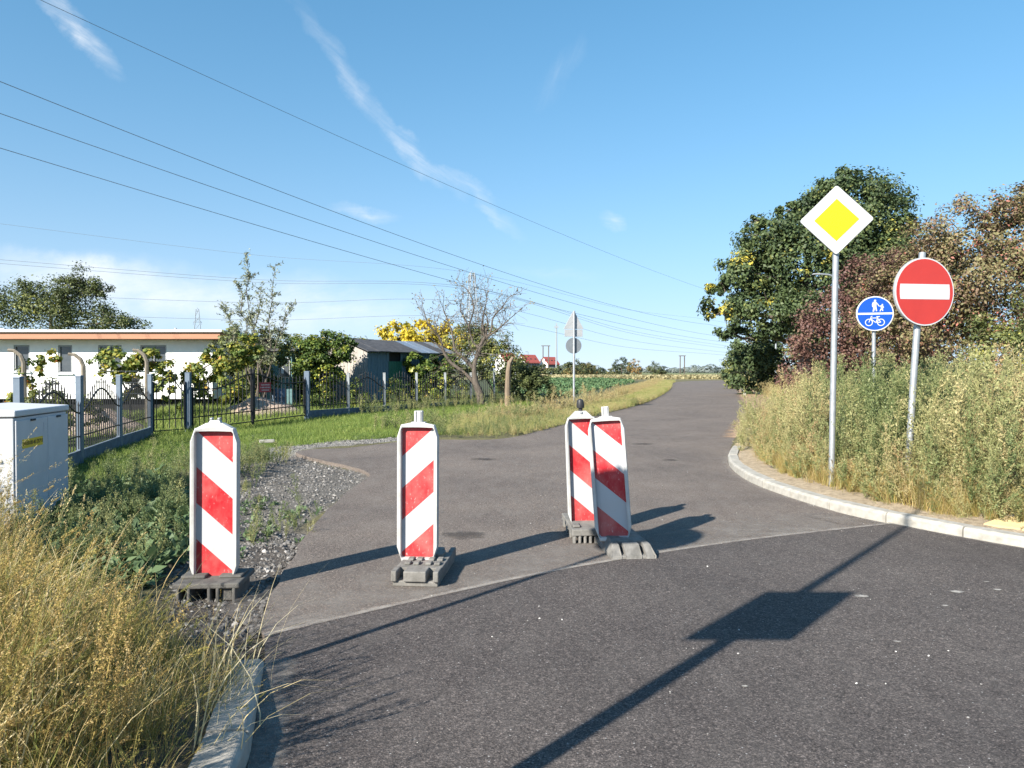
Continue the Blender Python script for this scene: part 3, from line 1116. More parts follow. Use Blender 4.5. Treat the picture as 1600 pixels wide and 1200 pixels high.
rot45 = lambda P: [((x - z) * .7071, (x + z) * .7071) for x, z in P]
mb = MB().prism(rot45(rounded_sq(.300, .03)), -.012, .012)
pl = mb.build('plate', M['steel_grey'], r1, loc=(.03, -.055, 3.23), bevel=.003)
MB().prism(rot45(rounded_sq(.293, .026)), -.0145, -.0122).build('white_face', M['sign_white'], pl)
MB().prism(rot45(rounded_sq(.182, .003)), -.0160, -.0147).build('black_outline', M['black_plastic'], pl)
MB().prism(rot45(rounded_sq(.178, .002)), -.0175, -.0162).build('yellow_centre', M['sign_yellow'], pl)
clamps(pl, (-.2, .15), .02, .12)

# no entry: red disc, white bar
r2 = empty('no_entry_sign', (4.65, 9.05, .1), R(12), 'large red round sign with a white bar on a leaning post', 'road sign')
post(r2, 2.80, .038, lean=(.20, 0))
pl = MB().prism(ngon(.40), -.018, .018).build('plate', M['steel_grey'], r2, loc=(.165, -.065, 2.33), bevel=.004, rot=(0, R(-.5), 0))
MB().prism(ngon(.397), -.0205, -.0183).build('white_rim', M['sign_white'], pl)
MB().prism(ngon(.382), -.0225, -.0207).build('red_face', M['sign_red'], pl)
arcR = [(.337 * math.cos(t), .337 * math.sin(t)) for t in np.linspace(-.2, .2, 7)]
arcL = [(-x, -z) for x, z in arcR]
MB().prism([(x, z * 1.32) for x, z in arcR] + [(x, z * 1.32) for x, z in arcL], -.0245, -.0227).build('white_bar', M['sign_white'], pl)
clamps(pl, (-.2, .2), .025, .2)

# shared path: blue disc, pedestrian and child over bicycle
r3 = empty('shared_path_sign', (6.26, 13.3, .06), R(-14), 'blue round sign with walkers above a bicycle', 'road sign')
post(r3, 2.72, .032)
pl = MB().prism(ngon(.30), -.018, .018).build('plate', M['steel_grey'], r3, loc=(0, -.055, 2.43), bevel=.003)
MB().prism(ngon(.297), -.0205, -.0183).build('white_rim', M['sign_white'], pl)
MB().prism(ngon(.280), -.0225, -.0207).build('blue_face', M['sign_blue'], pl)
MB().prism([(-.279, -.016), (.279, -.016), (.279, .016), (-.279, .016)], -.0250, -.0228).build('white_divider', M['sign_white'], pl)


def strokes(mb, segs, w, y0=-.025, y1=-.0228):
    for (ax, az), (bx, bz) in segs:
        d = Vector((bx - ax, bz - az)).normalized()
        n_ = Vector((-d.y, d.x)) * w / 2
        mb.prism([(ax - n_.x, az - n_.y), (bx - n_.x, bz - n_.y), (bx + n_.x, bz + n_.y), (ax + n_.x, az + n_.y)], y0, y1)


mb = MB()
mb.prism([(x + .0, z + .222) for x, z in ngon(.018, 16)], -.025, -.0228)
mb.prism([(-.034, .20), (.014, .203), (.024, .185), (.020, .125), (.034, .045), (.016, .04), (.002, .105), (-.014, .038), (-.038, .034), (-.026, .11), (-.045, .115), (-.048, .16)], -.0252, -.023)
strokes(mb, [((.018, .188), (.044, .158)), ((.044, .158), (.064, .128)), ((.064, .128), (.092, .128))], .013, -.0248, -.0226)
mb.prism([(x + .115, z + .152) for x, z in ngon(.012, 14)], -.025, -.0228)
mb.prism([(.088, .138), (.124, .140), (.142, .10), (.132, .094), (.121, .112), (.130, .045), (.116, .044), (.107, .078), (.086, .036), (.072, .04), (.094, .09)], -.0252, -.023)
mb.build('pedestrian_symbol', M['sign_white'], pl)
mb = MB()
for cx in (-.095, .095):
    po, pi_ = ngon(.062, 28), ngon(.049, 28)
    vs = [(x + cx, -.025, z - .150) for x, z in po] + [(x + cx, -.025, z - .150) for x, z in pi_]
    vs += [(x, -.0228, z) for x, _, z in vs]
    n_ = 28
    fs = []
    for i in range(n_):
        j = (i + 1) % n_
        fs += [(i, j, n_ + j, n_ + i), (i, 2 * n_ + i, 2 * n_ + j, j), (n_ + i, n_ + j, 3 * n_ + j, 3 * n_ + i)]
    mb.add(vs, fs)
strokes(mb, [((-.095, -.15), (-.062, -.06)), ((-.068, -.075), (.045, -.075)), ((-.070, -.085), (.015, -.155)), ((.015, -.155), (.048, -.06)),
             ((.048, -.085), (.095, -.15)), ((.015, -.152), (.095, -.150)), ((-.066, -.05), (-.040, -.042)), ((.022, -.052), (.078, -.052))], .012)
mb.build('bicycle_symbol', M['sign_white'], pl)
clamps(pl, (-.15, .15), .02, .14)

# sign cluster seen from behind, beside the field
r4 = empty('road_sign_cluster', (2.42, 30.0, -.05), R(8), 'grey backs of triangle, plate and round signs on one post by the field', 'road sign')
post(r4, 3.9, .045)
tri = [(-.40, 0), (.40, 0), (.045, .66), (-.045, .66)]
MB().prism(tri, -.012, .012).build('triangle_plate', M['steel_grey'], r4, loc=(0, .075, 3.2), bevel=.004)
MB().prism([(-.36, 0), (.36, 0), (.36, .28), (-.36, .28)], -.012, .012).build('supplementary_plate', M['steel_grey'], r4, loc=(0, .075, 2.90), bevel=.004)
M['sign_back_dark'] = pm('dark_grey_sign_back', (.16, .18, .20), (.13, .145, .16), 6, .5, .2)
MB().prism(ngon(.31), -.012, .012).build('round_plate', M['sign_back_dark'], r4, loc=(0, .075, 2.55), bevel=.004, rot=(0, 0, R(-6)))
for z in (2.45, 2.62, 2.95, 3.1, 3.3, 3.5):
    MB().box((0, .052, z), (.10, .10, .03)).build('clamp', M['galv'], r4)

# two posts standing just outside the picture (their shadows cross the road)
r5 = empty('lamp_post', (-1.42, 1.08, .08), R(0), 'tall lamp post carrying a square plate beside the kerb', 'lamp post')
MB().tube([(0, 0, -.1), (0, 0, 2.3), (0, 0, 5.6)], [.055, .045, .024], 14).build('post', M['galv'], r5, smooth=True)
MB().prism([(-.30, -.36), (.30, -.36), (.30, .36), (-.30, .36)], -.012, .012).build('plate', M['steel_grey'], r5, loc=(0, -.06, 2.80), bevel=.004)
r6 = empty('round_sign', (-2.08, 2.84, .08), R(-20), 'round sign on a thin post in the dry grass', 'road sign')
post(r6, 3.42, .026)
MB().prism(ngon(.37), -.012, .012).build('plate', M['steel_grey'], r6, loc=(0, -.05, 3.06), bevel=.004)

# street lamps by the path
def lamp(loc, h, rz, label):
    r = empty('street_lamp', loc, rz, label, 'street lamp', 'street lamps along the path')
    pts = [(0, 0, -.2), (0, 0, h * .5), (0, 0, h - .9)] + [(-.55 + .55 * math.cos(t), 0, h - .9 + .9 * math.sin(t)) for t in np.linspace(.25, 1.5, 6)] + [(-.95, 0, h + .02)]
    MB().tube(pts, [.085, .07, .055] + [.045] * 7, 10).build('pole', M['galv'], r, smooth=True)
    MB().box((-1.1, 0, h + .02), (.36, .18, .06), taper=.8).build('lamp_head', M['steel_grey'], r, bevel=.02)
    return r


lamp((15.1, 35.5, 0), 5.95, R(4), 'pale street lamp with bent arm in front of the oak, behind the diamond sign post')
lamp((20.6, 60.0, 0), 6.0, R(4), 'slim street lamp pole half hidden under the oak crown')

# ------------------------------------------------------------------ cable cabinet
M['cab'] = pm('grey_cabinet_polyester', (.54, .55, .57), (.48, .49, .51), 4, .6)
M['cab_dark'] = pm('cabinet_gap', (.05, .055, .065), None, 6, .8)
M['sticker'] = pm('yellow_sticker', (.72, .50, .03), (.66, .45, .03), 8, .5)
ca = math.atan2(8.26 - 7.0, -4.79 + 4.55)
cabr = empty('cable_cabinet', (-4.55, 7.0, -.12), ca, 'light grey electrical cable cabinet with yellow sticker standing in dry grass', 'cabinet')
Wc, Dc, Hc = 1.26, .55, 1.27                      # local x along the front, front towards -y
MB().box((Wc / 2, Dc / 2, Hc / 2 - .05), (Wc, Dc, Hc - .06)).build('body', M['cab'], cabr, bevel=.008)
MB().add([(-.02, -.025, Hc - .07), (Wc + .02, -.025, Hc - .07), (Wc + .02, Dc + .02, Hc - .07), (-.02, Dc + .02, Hc - .07),
          (-.02, -.025, Hc - .01), (Wc + .02, -.025, Hc - .01), (Wc + .02, Dc + .02, Hc + .02), (-.02, Dc + .02, Hc + .02)],
         [(3, 2, 1, 0), (4, 5, 6, 7), (0, 1, 5, 4), (1, 2, 6, 5), (2, 3, 7, 6), (3, 0, 4, 7)]).build('lid', M['cab'], cabr, bevel=.012)
split = .72
for a, b_ in ((.012, split - .004), (split + .004, Wc - .012)):
    d = MB().box(((a + b_) / 2, -.011, (Hc - .10) / 2 + .01), (b_ - a, .018, Hc - .13)).build('door', M['cab'], cabr, bevel=.005)
    MB().box(((a + b_) / 2, -.024, Hc - .115), (.10, .012, .018)).build('door_catch', M['cab_dark'], d)
st = MB().box((.36, -.0215, Hc - .33), (.46, .003, .085)).build('sticker', M['sticker'], cabr)


def text_mesh(body, size, mat_, parent, loc, rot, name='lettering'):
    cu = bpy.data.curves.new(name, 'FONT')
    cu.body = body
    cu.size = size
    cu.align_x = 'CENTER'
    cu.align_y = 'CENTER'
    cu.extrude = .0006
    tmp = bpy.data.objects.new(name, cu)
    COL.objects.link(tmp)
    dg = bpy.context.evaluated_depsgraph_get()
    me = bpy.data.meshes.new_from_object(tmp.evaluated_get(dg))
    bpy.data.objects.remove(tmp)
    me.materials.clear()
    me.materials.append(mat_)
    return link(name, me, parent, loc, rot)


text_mesh('50100-00-40 ZKP II', .055, M['black_plastic'], st, (.36, -.0245, Hc - .33), (R(90), 0, 0))
MB().box((.655, -.0215, Hc - .20), (.075, .002, .10)).build('small_label', M['cab'], cabr)
M['label_white'] = pm('faded_white_print', (.62, .62, .64), None, 9, .6)
for z, w in ((-.165, .05), (-.19, .06), (-.235, .06)):
    MB().box((.655, -.0230, Hc + z), (w, .0012, .006)).build('print_line', M['label_white'], cabr)

# ------------------------------------------------------------------ fence, gates
BAR = {}


def bar_mesh(h):
    k = round(h, 2)
    if k not in BAR:
        r = .009
        mb = MB().box((0, 0, k / 2), (2 * r, 2 * r, k))
        mb.add([(-.014, -.014, k), (.014, -.014, k), (.014, .014, k), (-.014, .014, k), (0, 0, k + .09)], [(0, 1, 4), (1, 2, 4), (2, 3, 4), (3, 0, 4), (3, 2, 1, 0)])
        BAR[k] = mb.mesh('bar', M['iron'])
    return BAR[k]


def fence_panel(root, a, b_, za, zb, nb, z_top, crest, z_lo=.33, plinth=.24, bars_from=None, shift=0.0):
    """bars hang between a low rail and a wavy top rail with one crest in the middle"""
    a, b_ = np.array(a, float), np.array(b_, float)
    L = float(np.hypot(*(b_ - a)))
    ang = math.atan2(b_[1] - a[1], b_[0] - a[0])
    wave = lambda t: z_top + crest * .5 * (1 - math.cos(2 * math.pi * min(max(t + shift, 0), 1)))
    P = lambda t, z: (a[0] + (b_[0] - a[0]) * t, a[1] + (b_[1] - a[1]) * t, za + (zb - za) * t + z)
    MB().tube([P(t, wave(t)) for t in np.linspace(0.0, 1.0, 25)], .017, 6).build('top_rail', M['iron'], root)
    MB().tube([P(0, z_lo), P(1, z_lo)], .014, 6).build('low_rail', M['iron'], root)
    for i in range(nb):
        t = (i + .5) / nb
        z0 = (plinth if bars_from is None else bars_from) + .02
        h = wave(t) + .14 + .03 * (i % 2) - z0
        o = link('bar', bar_mesh(h), root, P(t, z0), (0, 0, ang))
    if plinth:
        c = P(.5, plinth / 2 - .12)
        o = MB().box((0, 0, 0), (L - .10, .06, plinth + .24)).build('plinth', M['plinth'], root, bevel=.005, loc=c, rot=(0, math.atan2(-(zb - za), L), ang))


def fpost(root, p, z, h, w=.085, mt=None):
    mb = MB().box((0, 0, h / 2 - .1), (w, w, h + .2))
    mb.box((0, 0, h + .012), (w + .02, w + .02, .024), taper=.8)
    return mb.build('post', mt or M['post_grey'], root, bevel=.004, loc=(p[0], p[1], z))


GZ_ = -.20
run1 = [(-5.6, 5.2), (-6.4, 8.2), (-7.2, 11.2), (-8.0, 14.2), (-8.8, 17.2), (-9.47, 20.1)]
fr1 = empty('iron_fence', (0, 0, 0), 0, 'black iron fence with wavy top running from the cabinet back to the wicket gate', 'fence', 'black iron fence of the garden')
for i, p in enumerate(run1):
    fpost(fr1, p, GZ_, 1.60, .10)
for p, q in zip(run1[1:-1], run1[2:]):
    fence_panel(fr1, p, q, GZ_, GZ_, 19, .93, .42, z_lo=.50)
A_ = np.array([-6.67, 25.0]); B_ = np.array([.15, 37.0])
C_ = A_ - (B_ - A_) * .326
D_ = A_ - (B_ - A_) * .41
wk = empty('wicket_gate', (0, 0, 0), 0, 'narrow black iron wicket gate with arched top rail', 'gate')
za = GZ_
fpost(wk, C_, za, 1.64, .13)
fence_panel(wk, D_ + (C_ - D_) * .08, C_ - (C_ - D_) * .10, za, za, 5, 1.15, .42, z_lo=.42, plinth=0, bars_from=.16)
MB().tube([(*(D_ + (C_ - D_) * .08), za + .12), (*(C_ - (C_ - D_) * .10), za + .12)], .016, 6).build('bottom_rail', M['iron'], wk)
for k in (.08, .90):
    q = D_ + (C_ - D_) * k
    MB().box((0, 0, .75), (.04, .04, 1.3)).build('stile', M['iron'], wk, loc=(q[0], q[1], za + .02))
dg_ = empty('double_gate', (0, 0, 0), 0, 'wide black iron double gate with red notice on its bars', 'gate')
fpost(dg_, A_, -.02, 1.50, .16)
mid = (C_ + A_) / 2
zm = GZ_ + .09
for p, q, z0, z1, sh in ((C_ + (A_ - C_) * .03, mid, GZ_, zm, 0), (mid, A_ - (A_ - C_) * .02, zm, -.02, 0)):
    leaf = p
    # each leaf rises towards the middle
    up = (q is mid)
    a, b_ = np.array(p, float), np.array(q, float)
    w = (lambda t: 1.17 + .36 * sst(.35, 1, t)) if up else (lambda t: 1.17 + .36 * sst(.65, 0, t))
    P = lambda t, z: (a[0] + (b_[0] - a[0]) * t, a[1] + (b_[1] - a[1]) * t, z0 + (z1 - z0) * t + z)
    MB().tube([P(t, float(w(t))) for t in np.linspace(0, 1, 20)], .018, 6).build('top_rail', M['iron'], dg_)
    for z in (.10, .42):
        MB().tube([P(0, z), P(1, z)], .017, 6).build('cross_rail', M['iron'], dg_)
    for i in range(14):
        t = (i + .5) / 14
        link('bar', bar_mesh(float(w(t)) + .14 - .16), dg_, P(t, .16), (0, 0, math.atan2(b_[1] - a[1], b_[0] - a[0])))
MB().box((0, 0, .82), (.07, .07, 1.66)).build('meeting_stile', M['iron'], dg_, loc=(mid[0], mid[1], zm + .02))
for q, z in ((C_ + (A_ - C_) * .03, GZ_), (A_ - (A_ - C_) * .022, -.02)):
    MB().box((0, 0, .66), (.05, .05, 1.2)).build('hinge_stile', M['iron'], dg_, loc=(q[0], q[1], z))
nt_ = mid + (A_ - mid) * .20
nrot = math.atan2(A_[1] - C_[1], A_[0] - C_[0])
M['notice_red'] = pm('faded_red_notice', (.38, .045, .055), (.30, .04, .05), 8, .6)
M['notice_pale'] = pm('pale_print', (.62, .46, .46), None, 8, .6)
no = empty('notice_board', (nt_[0] + .02, nt_[1] - .03, zm + 1.12), nrot, 'small red notice with three pale lines on the gate', 'sign')
MB().box((0, -.02, 0), (.46, .008, .30)).build('board', M['notice_red'], no, bevel=.004)
for z, w in ((.075, .34), (-.005, .38), (-.085, .30)):
    for k in range(9):
        MB().box((-w / 2 + (k + .5) * w / 9, -.0265, z), (w / 9 * (.55 + .3 * ((k * 7) % 3) / 2), .003, .034)).build('print_block', M['notice_pale'], no)
fr2 = empty('iron_fence', (0, 0, 0), 0, 'black iron fence with wavy top from the double gate past the wooden shed', 'fence', 'black iron fence of the garden')
M['post_conc'] = pm('grey_concrete_post', (.30, .32, .33), (.22, .235, .245), 6, .8, 0, .3, 40)
for i in range(1, 8):
    p = A_ + (B_ - A_) * i / 7
    fpost(fr2, p, 0, 1.42, .095, M['post_conc'])
for i in range(7):
    p, q = A_ + (B_ - A_) * i / 7, A_ + (B_ - A_) * (i + 1) / 7
    fence_panel(fr2, p, q, 0, 0, 12, .92, .36, z_lo=.38, plinth=.22)

# ------------------------------------------------------------------ white bungalow
hs = empty('bungalow', (-11.7, 30.0, -.2), 0, 'long low white bungalow with red-brown roof fascia behind the fence', 'house')
HW = 13.0
M['void'] = pm('void_shade', (.02, .02, .02), None, 5, .9)  # near-black colour stands for the shade in hollows and under the floor
# facade wall built round the window openings (x measured left of the right corner)
wins = [(-2.30, 1.02, .95, 1.20), (-4.00, .92, .95, .95), (-5.75, .55, 1.10, 1.25), (-7.45, .62, 1.02, 1.02), (-9.9, .9, .95, 1.0)]
z0w, z1w = .62, 2.92
xs = [-HW]
mbw = MB()
cur = -HW
for cx, w, h, _ in sorted(wins):
    a, b_ = cx - w / 2, cx + w / 2
    zt = 2.72
    zb = zt - h
    mbw.box(((cur + a) / 2, .1, (z0w + z1w) / 2), (a - cur, .2, z1w - z0w))
    mbw.box((cx, .1, (z0w + zb) / 2), (w, .2, zb - z0w))
    mbw.box((cx, .1, (zt + z1w) / 2), (w, .2, z1w - zt))
    cur = b_
mbw.box(((cur + 0) / 2, .1, (z0w + z1w) / 2), (0 - cur, .2, z1w - z0w))
mbw.box((-.1, 2.6, (z0w + z1w) / 2), (.2, 4.8, z1w - z0w))
mbw.box((-HW + .1, 2.6, (z0w + z1w) / 2), (.2, 4.8, z1w - z0w))
mbw.box((-HW / 2, 5.1, (z0w + z1w) / 2), (HW, .2, z1w - z0w))
mbw.build('wall', M['house_white'], hs)
MB().box((-HW / 2, 2.6, .28), (HW - .5, 4.6, .68)).build('base', M['void'], hs)  # black block in place of the shaded void below the floor
MB().box((-HW / 2 + .2, 2.35, 3.06), (HW + .7, 6.0, .26)).build('fascia', M['fascia'], hs, bevel=.01)
rf = MB().box((-HW / 2 + .2, 2.35, 3.235), (HW + .9, 6.2, .09)).build('roof', M['roof_white'], hs, bevel=.01)
MB().box((-9.3, 1.6, 3.36), (.75, .7, .16), taper=.8).build('roof_vent', M['roof_white'], rf, bevel=.02)
MB().tube([(-2.3, 2, 3.2), (-2.3, 2, 3.5)], .05, 8).build('vent_pipe', M['steel_grey'], rf)
for cx, w, h, _ in wins:
    zt = 2.72
    wn_ = MB()
    for dx in (-w / 2 + .03, w / 2 - .03):
        wn_.box((cx + dx, .06, zt - h / 2), (.06, .06, h))
    for dz in (.03, h - .03):
        wn_.box((cx, .06, zt - dz), (w - .12, .06, .06))
    if w > .8:
        wn_.box((cx, .06, zt - h / 2), (.04, .05, h - .12))
    f = wn_.build('window', M['frame_grey'], hs)
    MB().box((cx, .09, zt - h / 2), (w - .1, .012, h - .1)).build('pane', M['glass'], f)
    MB().box((cx, .15, zt - h / 2 - (.1 if w > .8 else -.25)), (w - .16, .01, h - .3 if w > .8 else .3)).build('curtain', M['curtain'], f)
    MB().box((cx, -.03, zt - h - .03), (w + .12, .1, .05)).build('sill', M['roof_white'], f)

# teal garden hut beside the bungalow
th = empty('garden_hut', (-10.15, 32.0, -.1), R(-6), 'small teal hut with one window half hidden by vines', 'hut')
for k in range(9):
    MB().box((-1.05 + k * .245, 0, 1.2), (.235, .05, 2.4)).build('board', M['teal'], th)
MB().box((0, 1.1, 1.18), (2.15, 2.1, 2.36)).build('core', M['teal'], th)
MB().box((0, 1.0, 2.48), (2.6, 2.7, .1)).build('roof', M['roof_felt'], th)
wf = MB().box((.72, -.05, 1.75), (.48, .05, .85)).build('window', M['frame_grey'], th)
MB().box((.72, -.08, 1.75), (.38, .03, .74)).build('pane', M['glass'], wf)
MB().box((.65, -.098, 1.80), (.12, .006, .6)).build('curtain', M['curtain'], wf)

bx = empty('nest_box', (-9.2, 28.6, -.1), R(10), 'dark wooden box on a black pole beside the willow sapling', 'nest box')
MB().box((0, 0, 1.25), (.08, .08, 2.5)).build('pole', M['iron'], bx)
MB().box((0, 0, 2.62), (.46, .36, .32)).build('box', pm('dark_stained_wood', (.03, .022, .018), (.05, .038, .03), 8, .8), bx, bevel=.01)
MB().box((0, 0, 2.80), (.56, .46, .04)).build('lid', M['roof_felt'], bx)

# ------------------------------------------------------------------ wooden shed: gable towards the left, door in the long side
sh = empty('wooden_shed', (-6.43, 34.2, 0), R(57), 'weathered plank shed with dark felt roof and green door', 'shed')
SL, SD, SH = 6.0, 2.9, 2.42                       # local x along the long side, y depth, eaves
nb_ = 30
for k in range(nb_):
    x = (k + .5) * SL / nb_
    if 1.35 < x < 2.25:
        continue
    MB().box((x, rs.uniform(-.008, .008), SH / 2), (SL / nb_ - .014, .035, SH)).build('plank', M['wood_blue'], sh)
for k in range(14):
    y = (k + .5) * SD / 14
    hgt = SH + .45 * (1 - abs(y - SD / 2) / (SD / 2))
    MB().box((rs.uniform(-.008, .008), y, hgt / 2), (.035, SD / 14 - .014, hgt)).build('plank', M['wood_pale'], sh)  # gable boards paler than the blue ones of the long side
MB().box((SL / 2, SD / 2 + .02, SH / 2 - .03), (SL - .06, SD - .08, SH - .06)).build('core', M['void'], sh)
for k in range(5):
    MB().box((1.8 - .36 + k * .18, -.02, .98), (.172, .04, 1.95)).build('door_board', M['door_green'], sh)
MB().box((1.47, -.05, 1.0), (.03, .03, .14)).build('door_handle', M['iron'], sh)
for s in (0, 1):
    for k in range(9):
        x0 = -.25 + k * (SL + .5) / 9
        y0, y1 = (-.28, SD / 2) if s == 0 else (SD + .28, SD / 2)
        z0_, z1_ = SH - .06, SH + .55
        lift = rs.uniform(0, .02)
        w = (SL + .5) / 9
        MB().add([(x0, y0, z0_ + lift), (x0 + w + .04, y0, z0_ + lift), (x0 + w + .04, y1, z1_ + lift), (x0, y1, z1_ + lift),
                  (x0, y0, z0_ + lift + .03), (x0 + w + .04, y0, z0_ + lift + .03), (x0 + w + .04, y1, z1_ + lift + .03), (x0, y1, z1_ + lift + .03)],
                 [(3, 2, 1, 0), (4, 5, 6, 7), (0, 1, 5, 4), (1, 2, 6, 5), (2, 3, 7, 6), (3, 0, 4, 7)]).build('roof_sheet', M['tin'] if (s == 0 and k in (5, 6, 8)) else M['roof_felt'], sh)

# ------------------------------------------------------------------ old bent concrete posts with wires in the garden
def bent_post(loc, h, rz, label):
    r = empty('bent_concrete_post', loc, rz, label, 'post', 'old bent concrete posts in the garden')
    pts = [(0, 0, -.2), (0, 0, h * .55), (.0, 0, h - .35), (-.08, 0, h - .14), (-.25, 0, h), (-.42, 0, h + .02)]
    MB().tube(pts, [.075, .07, .065, .06, .055, .05], 6).build('shaft', M['concrete_old'], r, smooth=False)
    return r


bent_post((-14.3, 22.5, -.2), 2.30, R(8), 'bent concrete post nearest the left picture edge behind the fence')
bent_post((-13.0, 23.3, -.2), 2.20, R(188 - 180), 'bent concrete post second from the left between two vines')
bent_post((-11.5, 24.2, -.2), 2.35, R(6), 'bent concrete post wrapped in vine right behind the wicket gate')
for k, z in enumerate((1.0, 1.35, 1.7)):
    tag(MB().tube([(-22, 19.0, z - .2), (-14.3, 22.5, z - .2), (-13.0, 23.3, z - .2), (-11.5, 24.2, z - .2)], .006, 4).build('garden_wire', M['wire']),
        ['lowest', 'middle', 'highest'][k] + ' strand of thin wire strung between the bent concrete posts', 'wire', 'wires of the old garden fence')

# wooden post with broken bent top at the ditch
wp = empty('wooden_post', (-.18, 31.5, 0), 0, 'thick brown wooden post with bent top in front of the fence end', 'post')
MB().tube([(0, 0, -.2), (.0, 0, .8), (.03, 0, 1.5), (.08, 0, 1.85), (.22, .02, 2.08)], [.13, .12, .11, .10, .06], 9).build('shaft', pm('reddish_old_timber', (.23, .175, .125), (.14, .105, .075), 7, .9, 0, .6, 14, .02, (4, 4, .6)), wp, smooth=True)

# ------------------------------------------------------------------ heaps, barrel, trough
def heap(name, loc, rx, ry, h, mt, label, cat, seed):
    n = 26
    V, F = [], []
    for j in range(n + 1):
        for i in range(n + 1):
            u, v = i / n * 2 - 1, j / n * 2 - 1
            d = math.hypot(u, v)
            z = h * max(0, 1 - d) ** .8 * (1 + .25 * float(vnoise(u, v, 4, seed))) + .06 * float(vnoise(u, v, 11, seed + 1)) * max(0, 1 - d)
            V.append((u * rx, v * ry, z - .05))
    for j in range(n):
        for i in range(n):
            a = j * (n + 1) + i
            F.append((a, a + 1, a + n + 2, a + n + 1))
    me = bpy.data.meshes.new(name)
    me.from_pydata(V, [], F)
    me.materials.append(mt)
    o = link(name, me, None, loc)
    return tag(o, label, cat)


M['rubble'] = pm('pinkish_rubble', (.46, .36, .29), (.26, .20, .16), 9, .95, 0, 1.0, 22, .06)
heap('rubble_heap', (-8.75, 26.8, -.12), 1.7, 1.5, .85, M['rubble'], 'pinkish rubble heap behind the double gate', 'heap', 3)
heap('soil_heap', (-11.9, 21.6, -.25), 1.7, 1.6, .85, M['rubble'], 'brown soil heap behind the fence left of the wicket gate', 'heap', 9)
br = empty('barrel', (-8.9, 29.3, -.1), 0, 'blue-grey barrel beside the rubble heap', 'barrel')
MB().lathe([(.27, 0), (.29, .03), (.29, .3), (.30, .32), (.29, .34), (.29, .6), (.30, .62), (.29, .64), (.29, .9), (.27, .93)], 18).build('drum', pm('blue_grey_drum', (.10, .14, .20), (.07, .10, .15), 6, .5), br, smooth=True)
tr_ = empty('trough', (-8.2, 29.0, -.1), R(20), 'black trough right of the barrel behind the gate', 'trough')
MB().box((0, 0, .12), (1.2, .5, .24), taper=1.08).build('shell', M['black_plastic'], tr_, bevel=.02)
MB().box((0, 0, .25), (1.1, .42, .02)).build('rim_fill', M['void'], tr_)
tag(MB().box((0, 0, 0), (.42, .26, .10)).build('paving_slab', M['concrete'], None, bevel=.01, loc=(-8.1, 21.9, -.16), rot=(0, 0, R(60))), 'pale concrete slab lying under the middle of the double gate', 'slab')
tag(MB().box((0, 0, 0), (.30, .16, .06)).build('brick_block', M['concrete'], None, bevel=.012, loc=(-5.05, 15.8, .06), rot=(0, 0, R(20))), 'pale block lying on the lawn left of the gravel', 'block')

# ------------------------------------------------------------------ power lines
def wire(name, pts, rad, label, group):
    P = catmull(pts, 8)
    o = MB().tube([tuple(p) for p in P], rad, 5).build(name, M['wire'], None, smooth=True)
    return tag(o, label, 'wire', group)


def ray(px, py, x0, slope):
    u, v = (px - 800) / 1200, (580 - py) / 1200
    Y = x0 / (u - slope)
    return np.array([u * Y, Y, CAM_H + v * Y])


def line_wire(samples, x0, slope, rad, label, group, y_end=170):
    P = np.array([ray(px, py, x0, slope) for px, py in samples])
    co = np.polyfit(P[:, 1], P[:, 2], 2 if len(samples) > 3 else 1)
    yy = np.concatenate([np.linspace(10, P[-1, 1], 26), np.linspace(P[-1, 1] + 12, y_end, 5)])
    zz = np.polyval(co, np.minimum(yy, P[-1, 1]))
    return wire('power_cable', [(x0 + slope * y, y, z) for y, z in zip(yy, zz)], rad, label, group)


g1 = 'power cables crossing overhead'
line_wire([(62, 0), (262, 94), (519, 212), (706, 291), (1000, 416), (1110, 455)], -34, .56, .011, 'highest of the four long cables sloping across the open sky', g1)
line_wire([(0, 130), (312, 250), (544, 334), (719, 409), (1000, 486), (1110, 508)], -34, .56, .014, 'second cable from the top crossing the sky above the bare tree', g1)
line_wire([(0, 167), (319, 292), (537, 368), (719, 424), (1000, 497), (1110, 525)], -35.5, .56, .014, 'third cable from the top, just under the second one', g1)
line_wire([(0, 230), (331, 331), (537, 392), (719, 447), (887, 484), (1110, 532)], -34, .56, .013, 'lowest of the four long sloping cables, crossing over the bungalow', g1)


def far_pt(px, py, Y):
    return ((px - 800) / 1200 * Y, Y, CAM_H + (580 - py) / 1200 * Y)


g2 = 'far cables hung on the lattice pylon'
for i, (ya, yb, yc) in enumerate(((350, 405, 500), (406, 450, 537), (412, 453, 541), (458, 473, 548), (488, 497, 553))):
    pa, pb, pc = far_pt(0, ya, 150), far_pt(738, yb + (0 if i else 22), 185), far_pt(1110, yc, 330)
    mid1 = tuple((a + b_) / 2 - (0 if k < 2 else 1.0) for k, (a, b_) in enumerate(zip(pa, pb)))
    mid2 = tuple((a + b_) / 2 - (0 if k < 2 else 2.0) for k, (a, b_) in enumerate(zip(pb, pc)))
    pe = tuple(c + (c - b_) * .5 if k < 2 else c - 1.0 for k, (b_, c) in enumerate(zip(pb, pc)))
    wire('power_cable', [pa, mid1, pb, mid2, pc, pe], .036 if i else .026, ['topmost', 'second', 'third', 'fourth', 'lowest'][i] + ' of the thin far cables running low over the garden to the pylon', g2)


